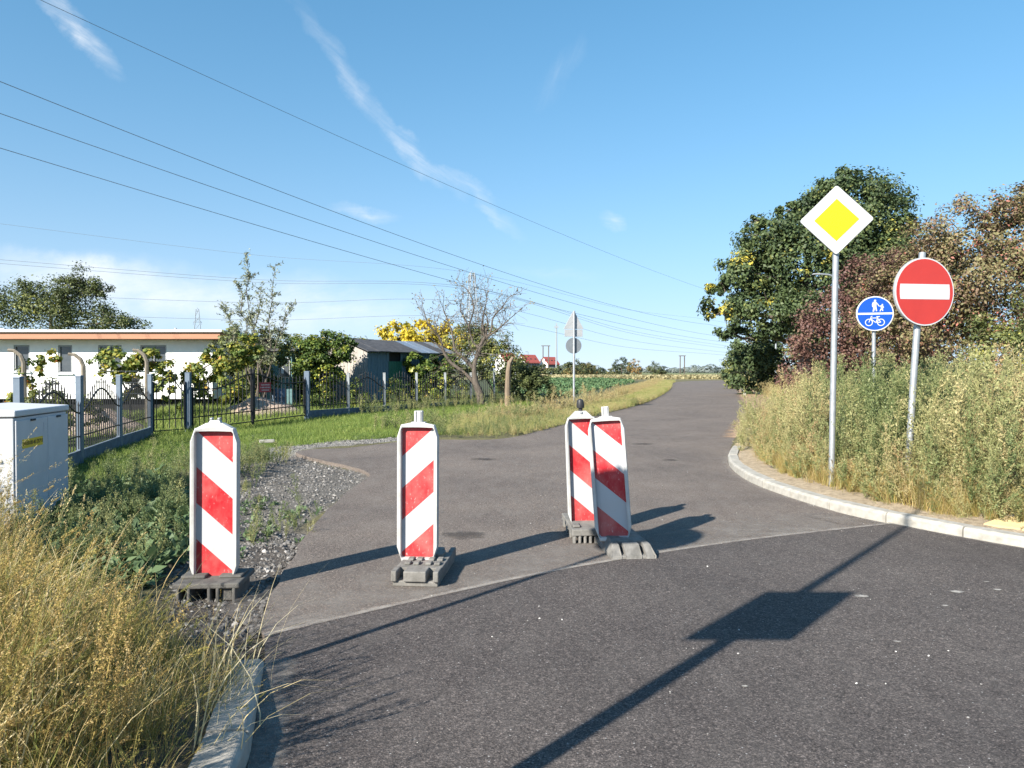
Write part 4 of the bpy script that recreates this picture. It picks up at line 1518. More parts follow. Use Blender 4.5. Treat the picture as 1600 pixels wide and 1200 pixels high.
def pylon(loc, h, w, r, label):
    root = empty('lattice_pylon', loc, R(20), label, 'pylon')
    mb = MB()
    tops = w * .22
    lev = 9
    for sx, sy in ((-1, -1), (1, -1), (1, 1), (-1, 1)):
        mb.tube([(sx * w / 2, sy * w / 2, 0), (sx * tops / 2, sy * tops / 2, h)], r, 4)
    mb.build('legs', M['pylon'], root)
    mb = MB()
    cs = ((-1, -1), (1, -1), (1, 1), (-1, 1))
    for k in range(lev):
        z0_, z1_ = h * k / lev, h * (k + 1) / lev
        w0, w1 = w + (tops - w) * k / lev, w + (tops - w) * (k + 1) / lev
        for i in range(4):
            a, b_ = cs[i], cs[(i + 1) % 4]
            mb.tube([(a[0] * w0 / 2, a[1] * w0 / 2, z0_), (b_[0] * w1 / 2, b_[1] * w1 / 2, z1_)], r * .6, 3)
            mb.tube([(b_[0] * w0 / 2, b_[1] * w0 / 2, z0_), (a[0] * w1 / 2, a[1] * w1 / 2, z1_)], r * .6, 3)
    mb.build('bracing', M['pylon'], root)
    for z, L in ((h * .97, .9), (h * .80, 2.2), (h * .58, 2.8)):
        mb = MB().tube([(-L, 0, z), (L, 0, z)], r * .8, 4).tube([(-L, 0, z), (0, 0, z + h * .05)], r * .6, 4).tube([(L, 0, z), (0, 0, z + h * .05)], r * .6, 4)
        a = mb.build('cross_arm', M['pylon'], root)
        for s in (-L, L):
            MB().tube([(s, 0, z), (s, 0, z - 1.6)], .10, 6).build('insulator', M['wire'], a)
    return root


pylon((-9.6, 185, 0), 25.2, 4.2, .10, 'lattice steel pylon rising behind the bare tree')
pylon((-180, 440, 0), 37, 7, .14, 'far pale lattice pylon above the bungalow roof')


def hframe(loc, h, w, label):
    r = empty('h_frame_pole', loc, R(5), label, 'power pole', 'distant wooden power poles')
    for s in (-1, 1):
        MB().tube([(s * w / 2, 0, 0), (s * w / 2, 0, h)], .20, 7).build('pole', M['bark'], r)
    MB().box((0, 0, h - .1), (w * 1.6, .25, .3)).build('cross_beam', M['bark'], r)
    return r


hframe((66.5, 300, 0), 7.6, 1.7, 'twin-legged wooden pole right of the round trees on the horizon')
hframe((13.2, 300, 0), 11.5, 2.2, 'twin-legged wooden pole in front of the red roofed houses')
mst = empty('mast', (20.2, 350, 0), 0, 'tall slim mast with a small head beside the red roofed houses', 'mast')
MB().tube([(0, 0, 0), (0, 0, 22.5)], [.45, .28], 8).build('pole', M['pylon'], mst)
MB().box((0, 0, 21.6), (1.9, .8, .9)).box((0, 0, 22.8), (.6, .6, 1.2)).build('head', M['pylon'], mst)

# ------------------------------------------------------------------ far terraced houses with red roofs
M['far_white'] = pm('far_white_wall', (.74, .73, .70), (.68, .67, .64), 1, .9)
M['far_red'] = pm('far_red_roof', (.30, .07, .06), (.25, .06, .05), 1, .8)
M['far_win'] = pm('far_window', (.05, .055, .07), None, 1, .3)
M['far_shade'] = pm('far_shaded_front', (.26, .27, .30), (.21, .22, .25), 1, .9)


def terrace(loc, rz, L, D, eav, rid, label):
    r = empty('terraced_house', loc, rz, label, 'house', 'red roofed houses on the horizon')
    # local: long facade towards -y, gable at -x
    MB().box((L / 2, D / 2, eav / 2), (L, D, eav)).add(
        [(0, 0, eav), (0, D, eav), (0, D / 2, rid), (.3, 0, eav), (.3, D, eav), (.3, D / 2, rid)],
        [(0, 2, 1), (3, 4, 5), (0, 1, 4, 3), (1, 2, 5, 4), (2, 0, 3, 5)]).build('wall', M['far_white'], r)
    MB().box((L / 2, -.1, eav * .45), (L - .8, .2, eav * .8)).build('shaded_front', M['far_shade'], r)  # facade's shade put into the colour of a grey panel
    sl = MB()
    for y0, y1 in ((-.5, D / 2), (D + .5, D / 2)):
        sl.add([(-.2, y0, eav - .3), (L + .2, y0, eav - .3), (L + .2, y1, rid + .05), (-.2, y1, rid + .05), (-.2, y0, eav), (L + .2, y0, eav), (L + .2, y1, rid + .35), (-.2, y1, rid + .35)],
               [(3, 2, 1, 0), (4, 5, 6, 7), (0, 1, 5, 4), (1, 2, 6, 5), (2, 3, 7, 6), (3, 0, 4, 7)])
    rf = sl.build('roof', M['far_red'], r)
    for k in range(3):
        MB().box((L * (k + .6) / 3.2, 1.6, eav + 1.5), (.9, 1.2, .9)).build('roof_window', M['far_win'], rf)
    for i in range(5):
        for j in range(2):
            x = L * (i + .5) / 5
            w_ = MB().box((x, -.22, 1.6 + j * 2.7), (1.3, .12, 1.5)).build('window', M['far_win'], r)
    for j in range(3):
        MB().box((-.06, D / 2 - 1.4, 1.6 + j * 2.5), (.14, .9, 1.2)).build('window', M['far_win'], r)
        MB().box((-.06, D / 2 + 1.4, 1.6 + j * 2.5), (.14, .9, 1.2)).build('window', M['far_win'], r)
    return r


terrace((-3.4, 345, 0), R(38), 7.5, 7.0, 6.0, 9.6, 'leftmost red roofed house on the horizon')
terrace((6.0, 350, 0), R(38), 8.5, 6.5, 5.4, 8.8, 'middle red roofed house with dark windowed front on the horizon')
terrace((16.6, 358, 0), R(38), 7.0, 6, 4.8, 7.9, 'rightmost red roofed house with white gable on the horizon')

# ------------------------------------------------------------------ trees and shrubs
def limb_tube(mb, p0, p1, r0, r1, wob=.08, n=5, k=5):
    p0, p1 = np.array(p0, float), np.array(p1, float)
    L = np.linalg.norm(p1 - p0)
    ts = np.linspace(0, 1, k)
    off = rng.normal(size=(k, 3)) * wob * L * .5
    off[0] = 0
    off[-1] = 0
    P = [tuple(p0 + (p1 - p0) * t + off[i] + np.array([0, 0, .06 * L * math.sin(math.pi * t)])) for i, t in enumerate(ts)]
    mb.tube(P, list(np.linspace(r0, r1, k)), n, caps=False)
    return P


def crown_points(lobes, n, clump_r=.22, clumps=26, shell=.35, flat=.8):
    """leaf positions gathered in clumps near the surface of a set of ellipsoid lobes"""
    lob = np.array(lobes, float)
    area = (lob[:, 3] * lob[:, 4] * lob[:, 5]) ** (2 / 3)
    w = area / area.sum()
    P, N, T = [], [], []
    for L, wk in zip(lob, w):
        nc = max(5, int(clumps * len(lob) * wk))
        d = nrm(rng.normal(size=(nc, 3)))
        rad = 1 - shell * rng.random(nc) ** 1.6
        C = L[:3] + d * L[3:] * rad[:, None]
        ok = np.ones(nc, bool)
        C, d = C[ok], d[ok]
        ct = rng.normal(size=len(C)) * .16
        cr = clump_r * L[3:].mean() * rng.uniform(.55, 1.35, len(C))
        m_ = int(n * wk / len(C)) + 1
        for i in range(len(C)):
            mi = int(m_ * (cr[i] / (clump_r * L[3:].mean())) ** 1.6) + 3
            q = np.clip(rng.standard_t(5, size=(mi, 3)), -2.1, 2.1) * np.array([1, 1, flat]) * cr[i] * .52
            P.append(C[i] + q)
            N.append(d[i] * .5 + np.array([0, 0, .5]) + nrm(q) * .6)
            T.append(np.full(mi, ct[i]))
    return np.concatenate(P), np.concatenate(N), np.concatenate(T)


def plant_tree(name, loc, label, cat, lobes, nleaf, leaf, mat_, trunk=None, bark='bark', clump=.24, clumps=26, shell=.4, tint0=.5, spread=.16, aspect=.6, group=None, trunk_r=.15, ntwig=0, accent=None, shape=None, zmin=None):
    root = empty(name, loc, 0, label, cat, group)
    P, N, T = crown_points(lobes, nleaf, clump, clumps, shell)
    if zmin is not None:
        k = P[:, 2] > zmin
        P, N, T = P[k], N[k], T[k]
    if shape is not None:
        k = shape(P)
        P, N, T = P[k], N[k], T[k]
    N = N + rng.normal(size=N.shape) * .55
    sz = leaf * rng.uniform(.6, 1.35, len(P))
    Q = leaf_quads(P, N, sz, aspect, None, .12)
    tint = np.clip(tint0 + T + rng.normal(size=len(P)) * spread * .6, 0, 1)
    if accent is not None:
        tint = accent(P, tint)
    link('crown', quad_mesh('crown', Q, mat_, tint), root)
    mb = MB()
    if trunk is None:
        trunk = [(0, 0, -.2), (.05, 0, min(l[2] for l in lobes) * .6), tuple(lobes[0][:3])]
    tp = catmull(trunk, 4)
    mb.tube([tuple(p) for p in tp], list(np.linspace(trunk_r, trunk_r * .35, len(tp))), 9, caps=False)
    for L in lobes:
        c = np.array(L[:3])
        zz = [p for p in tp if p[2] < c[2]]
        s = zz[-1] if zz else tp[0]
        limb_tube(mb, s, c, trunk_r * .4, trunk_r * .12)
        for q in range(4 + ntwig):
            d = nrm(rng.normal(size=3)) * np.array(L[3:]) * .85
            limb_tube(mb, c - d * .05, c + d, trunk_r * .14, trunk_r * .03, n=4, k=4)
    mb.build('trunk', M[bark], root, smooth=True)
    return root


G_OAK = leafmat('oak_leaves', [(0, (.036, .058, .026)), (.4, (.075, .108, .042)), (.62, (.12, .155, .06)), (.8, (.22, .23, .07)), (1, (.55, .44, .06))], trans=.22)
G_RED = leafmat('russet_leaves', [(0, (.09, .06, .045)), (.3, (.19, .125, .085)), (.5, (.22, .175, .085)), (.7, (.165, .165, .075)), (.88, (.27, .235, .11)), (.95, (.36, .16, .12)), (1, (.42, .17, .13))], trans=.25)
G_DRED = leafmat('dark_red_leaves', [(0, (.07, .038, .033)), (.4, (.135, .07, .058)), (.7, (.185, .105, .08)), (1, (.17, .15, .075))], trans=.2)
G_OLIVE = leafmat('olive_leaves', [(0, (.053, .068, .027)), (.5, (.112, .135, .048)), (.8, (.195, .210, .060)), (1, (.390, .360, .075))], trans=.25)
G_IVY = leafmat('ivy_leaves', [(0, (.031, .056, .017)), (.5, (.084, .133, .031)), (.8, (.182, .224, .042)), (1, (.420, .392, .056))], trans=.25, rough=.4)
G_YEL = leafmat('yellow_leaves', [(0, (.132, .143, .022)), (.4, (.396, .330, .033)), (.8, (.660, .495, .044)), (1, (.750, .605, .088))], trans=.3)
G_VINE = leafmat('autumn_vine_leaves', [(0, (.062, .106, .025)), (.4, (.175, .213, .044)), (.7, (.413, .362, .062)), (.9, (.525, .325, .075)), (1, (.400, .125, .050))], trans=.3)
G_WILLOW = leafmat('grey_willow_leaves', [(0, (.091, .111, .065)), (.5, (.208, .234, .143)), (1, (.390, .390, .234))], trans=.3)
G_FAR = leafmat('far_green_leaves', [(0, (.046, .065, .039)), (.5, (.091, .117, .058)), (.8, (.169, .169, .065)), (1, (.312, .195, .078))], trans=.2)

# the big oak
oak_lobes = [(.3, 0, 7.6, 3.6, 3.2, 3.2), (3.3, .2, 11.0, 2.7, 2.5, 2.35), (1.0, .2, 10.4, 1.9, 1.9, 1.7), (-1.9, 0, 9.3, 2.0, 2.0, 1.6), (5.0, 0, 9.0, 2.0, 2.0, 2.0), (-3.4, -.4, 7.3, 1.9, 1.9, 1.6),
             (3.4, -.6, 7.2, 2.6, 2.3, 2.4), (-4.9, -.6, 4.9, 1.3, 1.4, 1.15), (-2.6, -1.4, 5.0, 2.0, 1.8, 1.7), (.6, -1.8, 4.8, 2.3, 1.9, 1.7), (3.6, -1.0, 4.6, 2.4, 1.8, 1.9), (-3.9, -.6, 3.4, 1.1, 1.1, .8),
             (2.2, .2, 12.7, 1.2, 1.2, .8), (4.6, .2, 12.0, 1.2, 1.2, .9), (-.6, 0, 11.1, .9, .9, .6), (-2.8, 0, 10.4, .7, .7, .5), (-4.9, -.3, 6.6, .8, .8, .7)]


def oak_acc(P, t):
    for c, r in (((-5.3, -1, 4.9), .75), ((-3.6, -2.2, 8.0), .55), ((-3.1, -2.2, 5.4), .5), ((.3, -3, 7.8), .5), ((-1.2, -3.1, 6.9), .4)):
        k = np.linalg.norm((P - np.array(c)) * np.array([1, .5, 1]), axis=1) < r * rng.uniform(.5, 1.2, len(P))
        t = np.where(k & (rng.random(len(P)) < .8), rng.uniform(.78, 1, len(P)), t)
    return np.where(rng.random(len(P)) < .02, .8, np.minimum(t, 1))


plant_tree('oak_tree', (17.3, 45.5, 0), 'tall dark green oak with a few yellow sprays behind the diamond sign', 'tree', oak_lobes, 88000, .205, G_OAK,
           [(0, 0, -.3), (.1, 0, 2.2), (0, 0, 5), (.3, 0, 9.5)], trunk_r=.45, clump=.25, clumps=38, shell=.55, tint0=.36, spread=.2, accent=oak_acc)
for k_, (dx, lo) in enumerate(((-4.6, [(0.6, 0, 2.3, 2.6, 2.0, 2.5), (-1.5, .5, 1.5, 1.8, 1.4, 1.6)]), (0, [(0, 0, 2.5, 2.9, 2, 2.7), (.8, 0, 1.6, 2.2, 1.6, 1.6)]), (4.2, [(0, 0, 2.6, 2.9, 2, 2.8), (1.2, 0, 1.6, 2.2, 1.6, 1.7)]))):
    plant_tree('understorey_shrub', (21.5 + dx, 49.5, 0), 'shaded dark green shrub under the oak crown, %s' % ('left of its trunk', 'right behind its trunk', 'towards the dark red shrub')[k_], 'shrub', lo, 6000, .24, G_OAK, trunk_r=.12, tint0=.3, clumps=30, group='shrubs under the oak')
plant_tree('round_bush', (22.0, 66, 0), 'yellow-green bush at the roadside left of the oak trunk', 'shrub', [(-2.4, 0, 1.4, 1.5, 1.5, 1.6), (0, 0, 1.8, 1.8, 1.5, 1.9), (2.2, 0, 1.6, 2.0, 1.5, 1.8)], 5200, .24, G_OLIVE, trunk_r=.08, tint0=.6)
plant_tree('road_side_tree', (29.5, 96, 0), 'dark green small tree at the far bend of the road', 'tree', [(0, 0, 3.2, 2.6, 2.2, 2.6), (2.6, 1, 3.8, 2.6, 2.2, 3.0), (-2.0, 0, 2.0, 1.6, 1.5, 1.8)], 5200, .36, G_OAK, trunk_r=.2, tint0=.45)

# russet trees on the right
plant_tree('russet_tree', (13.5, 22.0, 0), 'tall russet-leaved tree right of the red sign', 'tree',
           [(0, 0, 4.3, 2.1, 2.0, 2.0), (1.6, .3, 5.3, 1.7, 1.7, 1.6), (-.6, 0, 5.4, 1.4, 1.4, 1.2), (3.0, .2, 4.2, 2.0, 1.8, 2.0), (-1.6, 0, 3.0, 1.5, 1.5, 1.7), (.9, -.6, 2.6, 2.2, 1.6, 1.9), (3.2, -.3, 2.2, 2.0, 1.5, 1.8), (3.0, .3, 6.2, 1.2, 1.2, .95), (1.3, 0, 6.3, .9, .9, .6), (.3, 0, 5.9, .7, .7, .5), (-1.9, 0, 4.2, 1.4, 1.3, 1.2), (-2.6, .3, 3.0, 1.2, 1.2, 1.4)],
           84000, .090, G_RED, [(0, 0, -.2), (.2, 0, 1.4), (0, 0, 3), (.2, 0, 5.4)], trunk_r=.16, clump=.20, clumps=52, shell=.6, tint0=.56, spread=.30, ntwig=3)
plant_tree('dark_red_shrub', (13.0, 28.5, 0), 'dense dark red shrub behind the blue round sign', 'shrub',
           [(0, 0, 3.2, 2.2, 1.8, 2.1), (-1.7, 0, 2.2, 1.5, 1.5, 1.7), (1.6, .2, 3.3, 1.9, 1.6, 2.2), (.3, 0, 4.5, 1.4, 1.3, 1.2), (1.2, -.5, 1.6, 2.2, 1.3, 1.5), (1.7, .2, 5.2, 1.3, 1.2, 1.0), (2.8, .2, 4.4, 1.5, 1.3, 1.8)],
           36000, .11, G_DRED, trunk_r=.1, clump=.22, clumps=44, shell=.5, tint0=.5, spread=.25)
plant_tree('olive_shrub', (13.6, 18.6, 0), 'olive green shrub at the right picture edge', 'shrub',
           [(0, 0, 2.2, 1.6, 1.5, 1.7), (1.3, 0, 2.9, 1.6, 1.5, 1.6), (-1.4, .3, 1.6, 1.3, 1.2, 1.3)], 24000, .085, G_OLIVE, trunk_r=.07, clump=.22, clumps=44, tint0=.55, spread=.28)

# left: tree behind the bungalow
plant_tree('orchard_tree', (-25.8, 43, 0), 'dark olive fruit tree rising behind the bungalow roof', 'tree',
           [(0, 0, 4.9, 2.6, 2.0, 1.7), (-3.2, 0, 5.2, 2.2, 1.8, 1.5), (1.6, 0, 6.3, 1.2, 1.2, 1.0), (2.9, 0, 4.4, 1.8, 1.6, 1.0), (4.3, 0, 4.2, 1.1, 1.0, .6), (.9, 0, 5.6, 1.5, 1.4, 1.2), (2.7, 0, 6.0, .8, .7, .45), (-1.2, 0, 6.0, .9, .9, .6)],
           24000, .13, G_OLIVE, trunk_r=.20, clump=.30, clumps=34, shell=.8, tint0=.35, spread=.2, ntwig=3)
# garden vines and hedges
plant_tree('grape_vine', (-12.3, 24.6, -.2), 'yellow-green grape vine between the bent concrete posts', 'vine', [(-.5, 0, 2.0, .75, .4, .45), (.7, 0, 2.0, .7, .4, .42), (-.1, .1, 1.3, .5, .4, .5), (1.1, 0, 1.3, .4, .3, .6)], 3600, .115, G_VINE, trunk_r=.05, tint0=.36, spread=.26, clumps=22, aspect=.85)
plant_tree('grape_vine', (-10.3, 25.6, -.2), 'autumn coloured vine tangle behind the wicket gate', 'vine', [(0, 0, 1.8, .75, .5, .6), (.9, .2, 2.2, .7, .5, .6), (-.4, 0, 1.0, .5, .4, .7), (.7, 0, 1.2, .6, .4, .7), (1.5, .2, 2.5, .55, .5, .5)], 6400, .105, G_VINE, trunk_r=.05, tint0=.36, spread=.32, clumps=16, aspect=.85)
plant_tree('garden_bush', (-9.9, 29.2, -.1), 'olive bush below the willow sapling', 'shrub', [(0, 0, 1.9, .9, .8, 1.0), (.7, 0, 2.4, .8, .7, .8), (-.8, 0, 2.3, .7, .7, .9), (.2, -.2, 1.1, .9, .6, .9)], 6500, .13, G_OLIVE, trunk_r=.07, tint0=.55, spread=.28, clumps=24)
plant_tree('yellow_hedge', (-10.3, 36.0, 0), 'yellow-green hedge between the hut and the ivy', 'hedge', [(-1.6, 0, 1.5, 1.3, .8, 1.4), (0, 0, 1.7, 1.3, .8, 1.4), (1.4, 0, 1.8, 1.2, .8, 1.35), (.3, 0, 2.5, 1.5, .7, .7), (2.4, 0, 2.2, 1.2, .7, 1.1), (-1.2, 0, 2.5, 1.2, .7, .6)], 19000, .115, G_VINE, trunk_r=.06, tint0=.36, spread=.3, clumps=30)
plant_tree('ivy_bush', (-8.1, 32.4, 0), 'dense ivy mass covering the left end of the shed', 'ivy', [(-.6, 0, 1.9, .9, .8, 1.1), (.3, .2, 2.3, 1.0, .8, .85), (.2, -.2, 1.3, .7, .6, 1.0), (-.9, .2, 1.1, .8, .7, .9), (1.0, .4, 2.45, .55, .7, .5), (-1.7, .3, 1.7, .8, .7, 1.0), (-1.6, .3, .8, .8, .6, .8)], 24000, .105, G_IVY, trunk_r=.07, tint0=.52, spread=.26, clumps=34, aspect=.8)
plant_tree('grape_vine', (-4.05, 36.3, 0), 'green vine hanging over the front of the shed', 'vine', [(-.3, -.2, 1.75, .7, .5, .6), (.5, .3, 1.7, .75, .5, .55), (1.1, .9, 1.6, .6, .5, .55), (.2, .2, .9, 1.0, .5, .8)], 9000, .13, G_IVY, trunk_r=.05, tint0=.55, spread=.22, clumps=22, aspect=.9)
plant_tree('yellow_tree', (-5.3, 42.5, 0), 'bright yellow leafy top showing above the shed roof', 'tree', [(-1.1, 0, 3.3, 1.1, .9, .95), (.4, 0, 3.4, 1.2, .9, .9), (1.9, .3, 3.3, 1.3, .9, .85), (0, 0, 2.3, 2.2, 1, 1.1)], 12000, .15, G_YEL, trunk_r=.1, tint0=.55, spread=.25, clumps=60, aspect=.8)
plant_tree('olive_shrub', (-1.15, 39.3, 0), 'olive grey shrub behind the bare tree', 'shrub', [(-1.2, 0, 2.2, 1.4, 1.0, 1.6), (.5, 0, 2.0, 1.2, 1.0, 1.3), (-.2, 0, 3.0, 1.0, .9, .8), (1.3, 0, 1.3, .9, .9, 1.1)], 13000, .12, G_OLIVE, trunk_r=.07, tint0=.52, spread=.25, clumps=34)
plant_tree('dark_bush', (.62, 35.6, -.12), 'dark green bush at the end of the fence', 'shrub', [(-.1, 0, .9, .8, .7, 1.0), (.7, -.2, .7, .7, .6, .8), (-.6, .2, 1.4, .6, .6, .6), (.4, .1, 1.35, .6, .5, .5)], 9500, .10, G_OLIVE, trunk_r=.05, tint0=.30, spread=.2, clumps=30)
for k_, (dx, dy, dz, rr, hh) in enumerate(((-2.0, -2.6, .5, .5, .6), (-1.0, -1.2, .55, .5, .6), (.3, .6, .6, .6, .65), (1.4, 2.2, .6, .6, .65), (2.6, 3.8, .7, .6, .7))):
    plant_tree('garden_shrub', (-5.2 + dx, 31.6 + dy, 0), 'low garden shrub, %s along the fence from the double gate' % ('first', 'second', 'third', 'fourth', 'fifth')[k_], 'shrub',
               [(0, 0, dz, rr, .4, hh), (.25, .1, dz * .7, rr * .7, .35, hh * .7), (-.25, 0, dz * .6, rr * .7, .35, hh * .6)], 1500, .085, G_VINE, trunk_r=.04, tint0=.25, spread=.25, clumps=14, group='low shrubs behind the right fence')

plant_tree('rose_bush', (-10.6, 17.6, -.2), 'leafy rose bush behind the left fence run', 'shrub', [(0, 0, .6, .5, .5, .55), (-.6, .9, .8, .5, .5, .6), (-.9, -.9, .6, .5, .5, .55), (-.2, 1.8, .6, .5, .4, .5)], 5200, .085, G_OLIVE, trunk_r=.03, tint0=.55, spread=.3, clumps=20)
plant_tree('grape_vine', (-14.2, 22.7, -.2), 'thin vine climbing the leftmost bent concrete post', 'vine', [(0, 0, 1.6, .3, .3, .6), (.4, .1, 2.1, .3, .3, .3), (-.3, 0, .8, .4, .3, .5)], 800, .11, G_VINE, trunk_r=.03, tint0=.45, spread=.3, clumps=14, aspect=.85)
# slim willow sapling
def sapling():
    r = empty('willow_sapling', (-9.35, 28.0, -.1), 0, 'slim grey-green willow sapling taller than the bungalow', 'tree')
    mb = MB()
    P, A, T = [], [], []
    stems = [((-.1, 0, 0), (-.35, 0, 5.9)), ((.1, 0, 0), (.75, 0, 5.5)), ((0, .1, 0), (.15, .2, 4.6)), ((0, 0, 0), (-1.15, 0, 4.0)), ((.1, 0, 0), (1.3, .1, 4.0)), ((0, 0, 1), (-.75, .2, 4.8))]
    for a, b_ in stems:
        pts = limb_tube(mb, a, b_, .032, .005, .05, 6, 8)
        pts = np.array(pts)
        for q in range(46):
            t = rng.uniform(.3, 1)
            i = t * (len(pts) - 1)
            p = pts[int(i)] + (pts[min(int(i) + 1, len(pts) - 1)] - pts[int(i)]) * (i - int(i))
            d = nrm(np.array([rng.normal(), rng.normal() * .6, rng.uniform(.5, 1.4)])) * rng.uniform(.25, .7) * (1.2 - t * .7)
            limb_tube(mb, p, p + d, .008, .003, .05, 3, 3)
            m_ = int(rng.uniform(9, 17))
            tt = rng.random(m_)
            P.append(p + d * tt[:, None] + rng.normal(size=(m_, 3)) * .03)
            A.append(nrm(d + rng.normal(size=(m_, 3)) * .35))
            T.append(np.full(m_, rng.uniform(.2, .8)))
    P, A, T = np.concatenate(P), np.concatenate(A), np.concatenate(T)
    Q = leaf_quads(P + A * .05, rng.normal(size=P.shape), .135 * rng.uniform(.6, 1.2, len(P)), .28, A)
    link('crown', quad_mesh('crown', Q, G_WILLOW, np.clip(T + rng.normal(size=len(P)) * .15, 0, 1)), r)
    mb.build('trunk', M['bark_pale'], r, smooth=True)


sapling()


# bare fruit tree in front of the fence
def bare_tree():
    r = empty('bare_tree', (-1.33, 33.2, 0), 0, 'nearly leafless gnarled fruit tree leaning left in front of the fence', 'tree')
    r.scale = (.93, .93, .93)
    rg = np.random.default_rng(31)
    trunk, limbs, twigs = MB(), MB(), MB()
    ends = []

    def grow(p, d, L, rad, depth):
        k = 5 if depth < 3 else 3
        pts, q = [p], np.array(p, float)
        dd = np.array(d, float)
        for i in range(k):
            dd = nrm(dd + rg.normal(size=3) * np.array([.22, .16, .2]) + np.array([0, 0, .05 if depth > 1 else .0]))
            q = q + dd * L / k
            pts.append(q.copy())
        r1 = rad * .62
        tgt = trunk if depth == 0 else (limbs if depth < 3 else twigs)
        tgt.tube([tuple(x) for x in pts], list(np.linspace(rad, r1, len(pts))), 8 if depth < 2 else (5 if depth < 4 else 3), caps=False)
        if depth >= 6:
            ends.append(q)
            return
        nchild = [3, 3, 3, 3, 3, 2][depth]
        for c in range(nchild):
            t = 1.0 if c == 0 else rg.uniform(.3, .95)
            i = min(int(t * k), k)
            base = pts[i]
            nd_ = nrm(dd + rg.normal(size=3) * (np.array([.75, .6, .55]) if c else np.array([.3, .3, .25])))
            grow(base, nd_, L * rg.uniform(.55, .82), max(r1 * (.95 if c == 0 else rg.uniform(.5, .75)), .0075), depth + 1)

    def path(mb, pts, r0, r1, n=8):
        P = catmull(pts, 4)
        mb.tube([tuple(p) for p in P], list(np.linspace(r0, r1, len(P))), n, caps=False)
        return P

    path(trunk, [(0, 0, -.2), (-.05, 0, .5), (-.25, 0, 1.0), (-.3, 0, 1.3)], .20, .15, 10)
    big = [([(-.25, 0, 1.0), (-.75, 0, 1.5), (-1.45, .1, 2.05), (-1.75, .1, 2.5)], .10, .055),
           ([(-1.75, .1, 2.5), (-1.95, .15, 3.2), (-2.5, .2, 3.8)], .055, .03),
           ([(-.3, 0, 1.3), (-.32, 0, 1.9), (-.1, 0, 2.6), (.15, .1, 3.2)], .12, .07),
           ([(-.32, 0, 1.7), (-.9, -.1, 2.3), (-1.2, -.1, 2.6), (-1.35, -.1, 3.4), (-1.6, 0, 4.1)], .085, .03),
           ([(.15, .1, 3.2), (.05, .1, 3.9), (.2, .1, 4.7)], .06, .025),
           ([(.05, .1, 2.95), (.45, .1, 3.5), (.55, .1, 4.1), (1.0, .1, 4.6)], .055, .025),
           ([(.15, .1, 3.1), (.7, .0, 3.5), (1.0, 0, 3.75)], .05, .03),
           ([(-.1, 0, 2.7), (-.4, .1, 3.0), (-.6, .1, 3.7), (-.95, .1, 4.4)], .055, .025),
           ([(-.6, .1, 3.7), (-.35, .1, 4.5), (-.5, .1, 5.2)], .04, .02)]
    for pts, r0, r1 in big:
        P = path(limbs, pts, r0, r1)
        for q in range(11):
            i = rg.integers(len(P) // 3, len(P))
            d = nrm(P[min(i + 1, len(P) - 1)] - P[max(i - 1, 0)] + rg.normal(size=3) * np.array([.8, .6, .6]))
            grow(P[i], d, rg.uniform(.45, .85), r1 * .45, 4)
        grow(P[-1], nrm(P[-1] - P[-2]), .7, r1 * .9, 3)
    trunk.build('trunk', M['bark_pale'], r, smooth=True)
    limbs.build('limbs', M['bark_pale'], r, smooth=True)
    twigs.build('twigs', M['bark_pale'], r)
    E_ = np.array(ends)
    k = rg.random(len(E_)) < .22
    k |= (np.abs(E_[:, 0] + 1.1) < .5) & (np.abs(E_[:, 2] - 4.0) < .6) & (rg.random(len(E_)) < .8)
    k |= (E_[:, 2] > 4.5) & (rg.random(len(E_)) < .45)
    E_ = np.repeat(E_[k], 2, axis=0) + rg.normal(size=(k.sum() * 2, 3)) * .05
    lm = leafmat('withered_leaves', [(0, (.16, .10, .06)), (.5, (.26, .20, .10)), (1, (.20, .20, .08))])
    link('leaves', quad_mesh('leaves', leaf_quads(E_, rg.normal(size=E_.shape), .10, .6), lm, rg.random(len(E_))), r)


bare_tree()

# distant trees on the field edge
def far_tree(px, Y, w, h, tint, label, name='field_tree', zc=.5, mat_=None):
    x = (px - 800) / 1200 * Y
    lob = [(0, 0, h * .58, w * .36, w * .3, h * .40), (-w * .27, 0, h * .42, w * .24, w * .2, h * .34), (w * .27, 0, h * .40, w * .24, w * .2, h * .32), (0, 0, h * .28, w * .42, w * .25, h * .24)]
    return plant_tree(name, (x, Y, 0), label, 'tree', lob, 2600, w * .06, mat_ or G_FAR, trunk_r=w * .04, tint0=tint, spread=.2, clumps=14, shell=.55, group='trees at the edge of the fields')


far_tree(971, 210, 5.6, 6.0, .18, 'dark green round tree, tallest on the field edge')
far_tree(992, 205, 4.4, 4.9, .92, 'orange-brown tree beside the dark round tree on the field edge')
far_tree(1022, 208, 4.6, 4.0, .5, 'mid green tree right of the orange one')
far_tree(957, 208, 3.6, 2.6, .65, 'low yellow-green bush left of the dark round tree')
far_tree(1032, 212, 3.8, 2.2, .62, 'low pale bush right of the mid green tree')
for px, Y, w, h, t, lab in ((812, 240, 9, 4.2, .5, 'shrubby tree under the leftmost red roof'), (845, 236, 9, 3.4, .55, 'shrubby tree under the middle red roof'),
                            (880, 235, 8, 3.6, .4, 'shrubby tree at the foot of the mast'), (893, 222, 6, 3.4, .75, 'tan shrub left of the sign cluster post'),
                            (912, 224, 5.5, 3.7, .6, 'olive shrub right of the sign cluster post'), (922, 226, 4.6, 4.2, .75, 'pale brown tree right of the sign cluster'),
                            (938, 240, 4.8, 2.8, .3, 'small dark tree between the sign cluster and the round tree'), (900, 330, 11, 7.5, .3, 'dark trees behind the rightmost red roofed house')):
    far_tree(px, Y, w, h, t, lab)
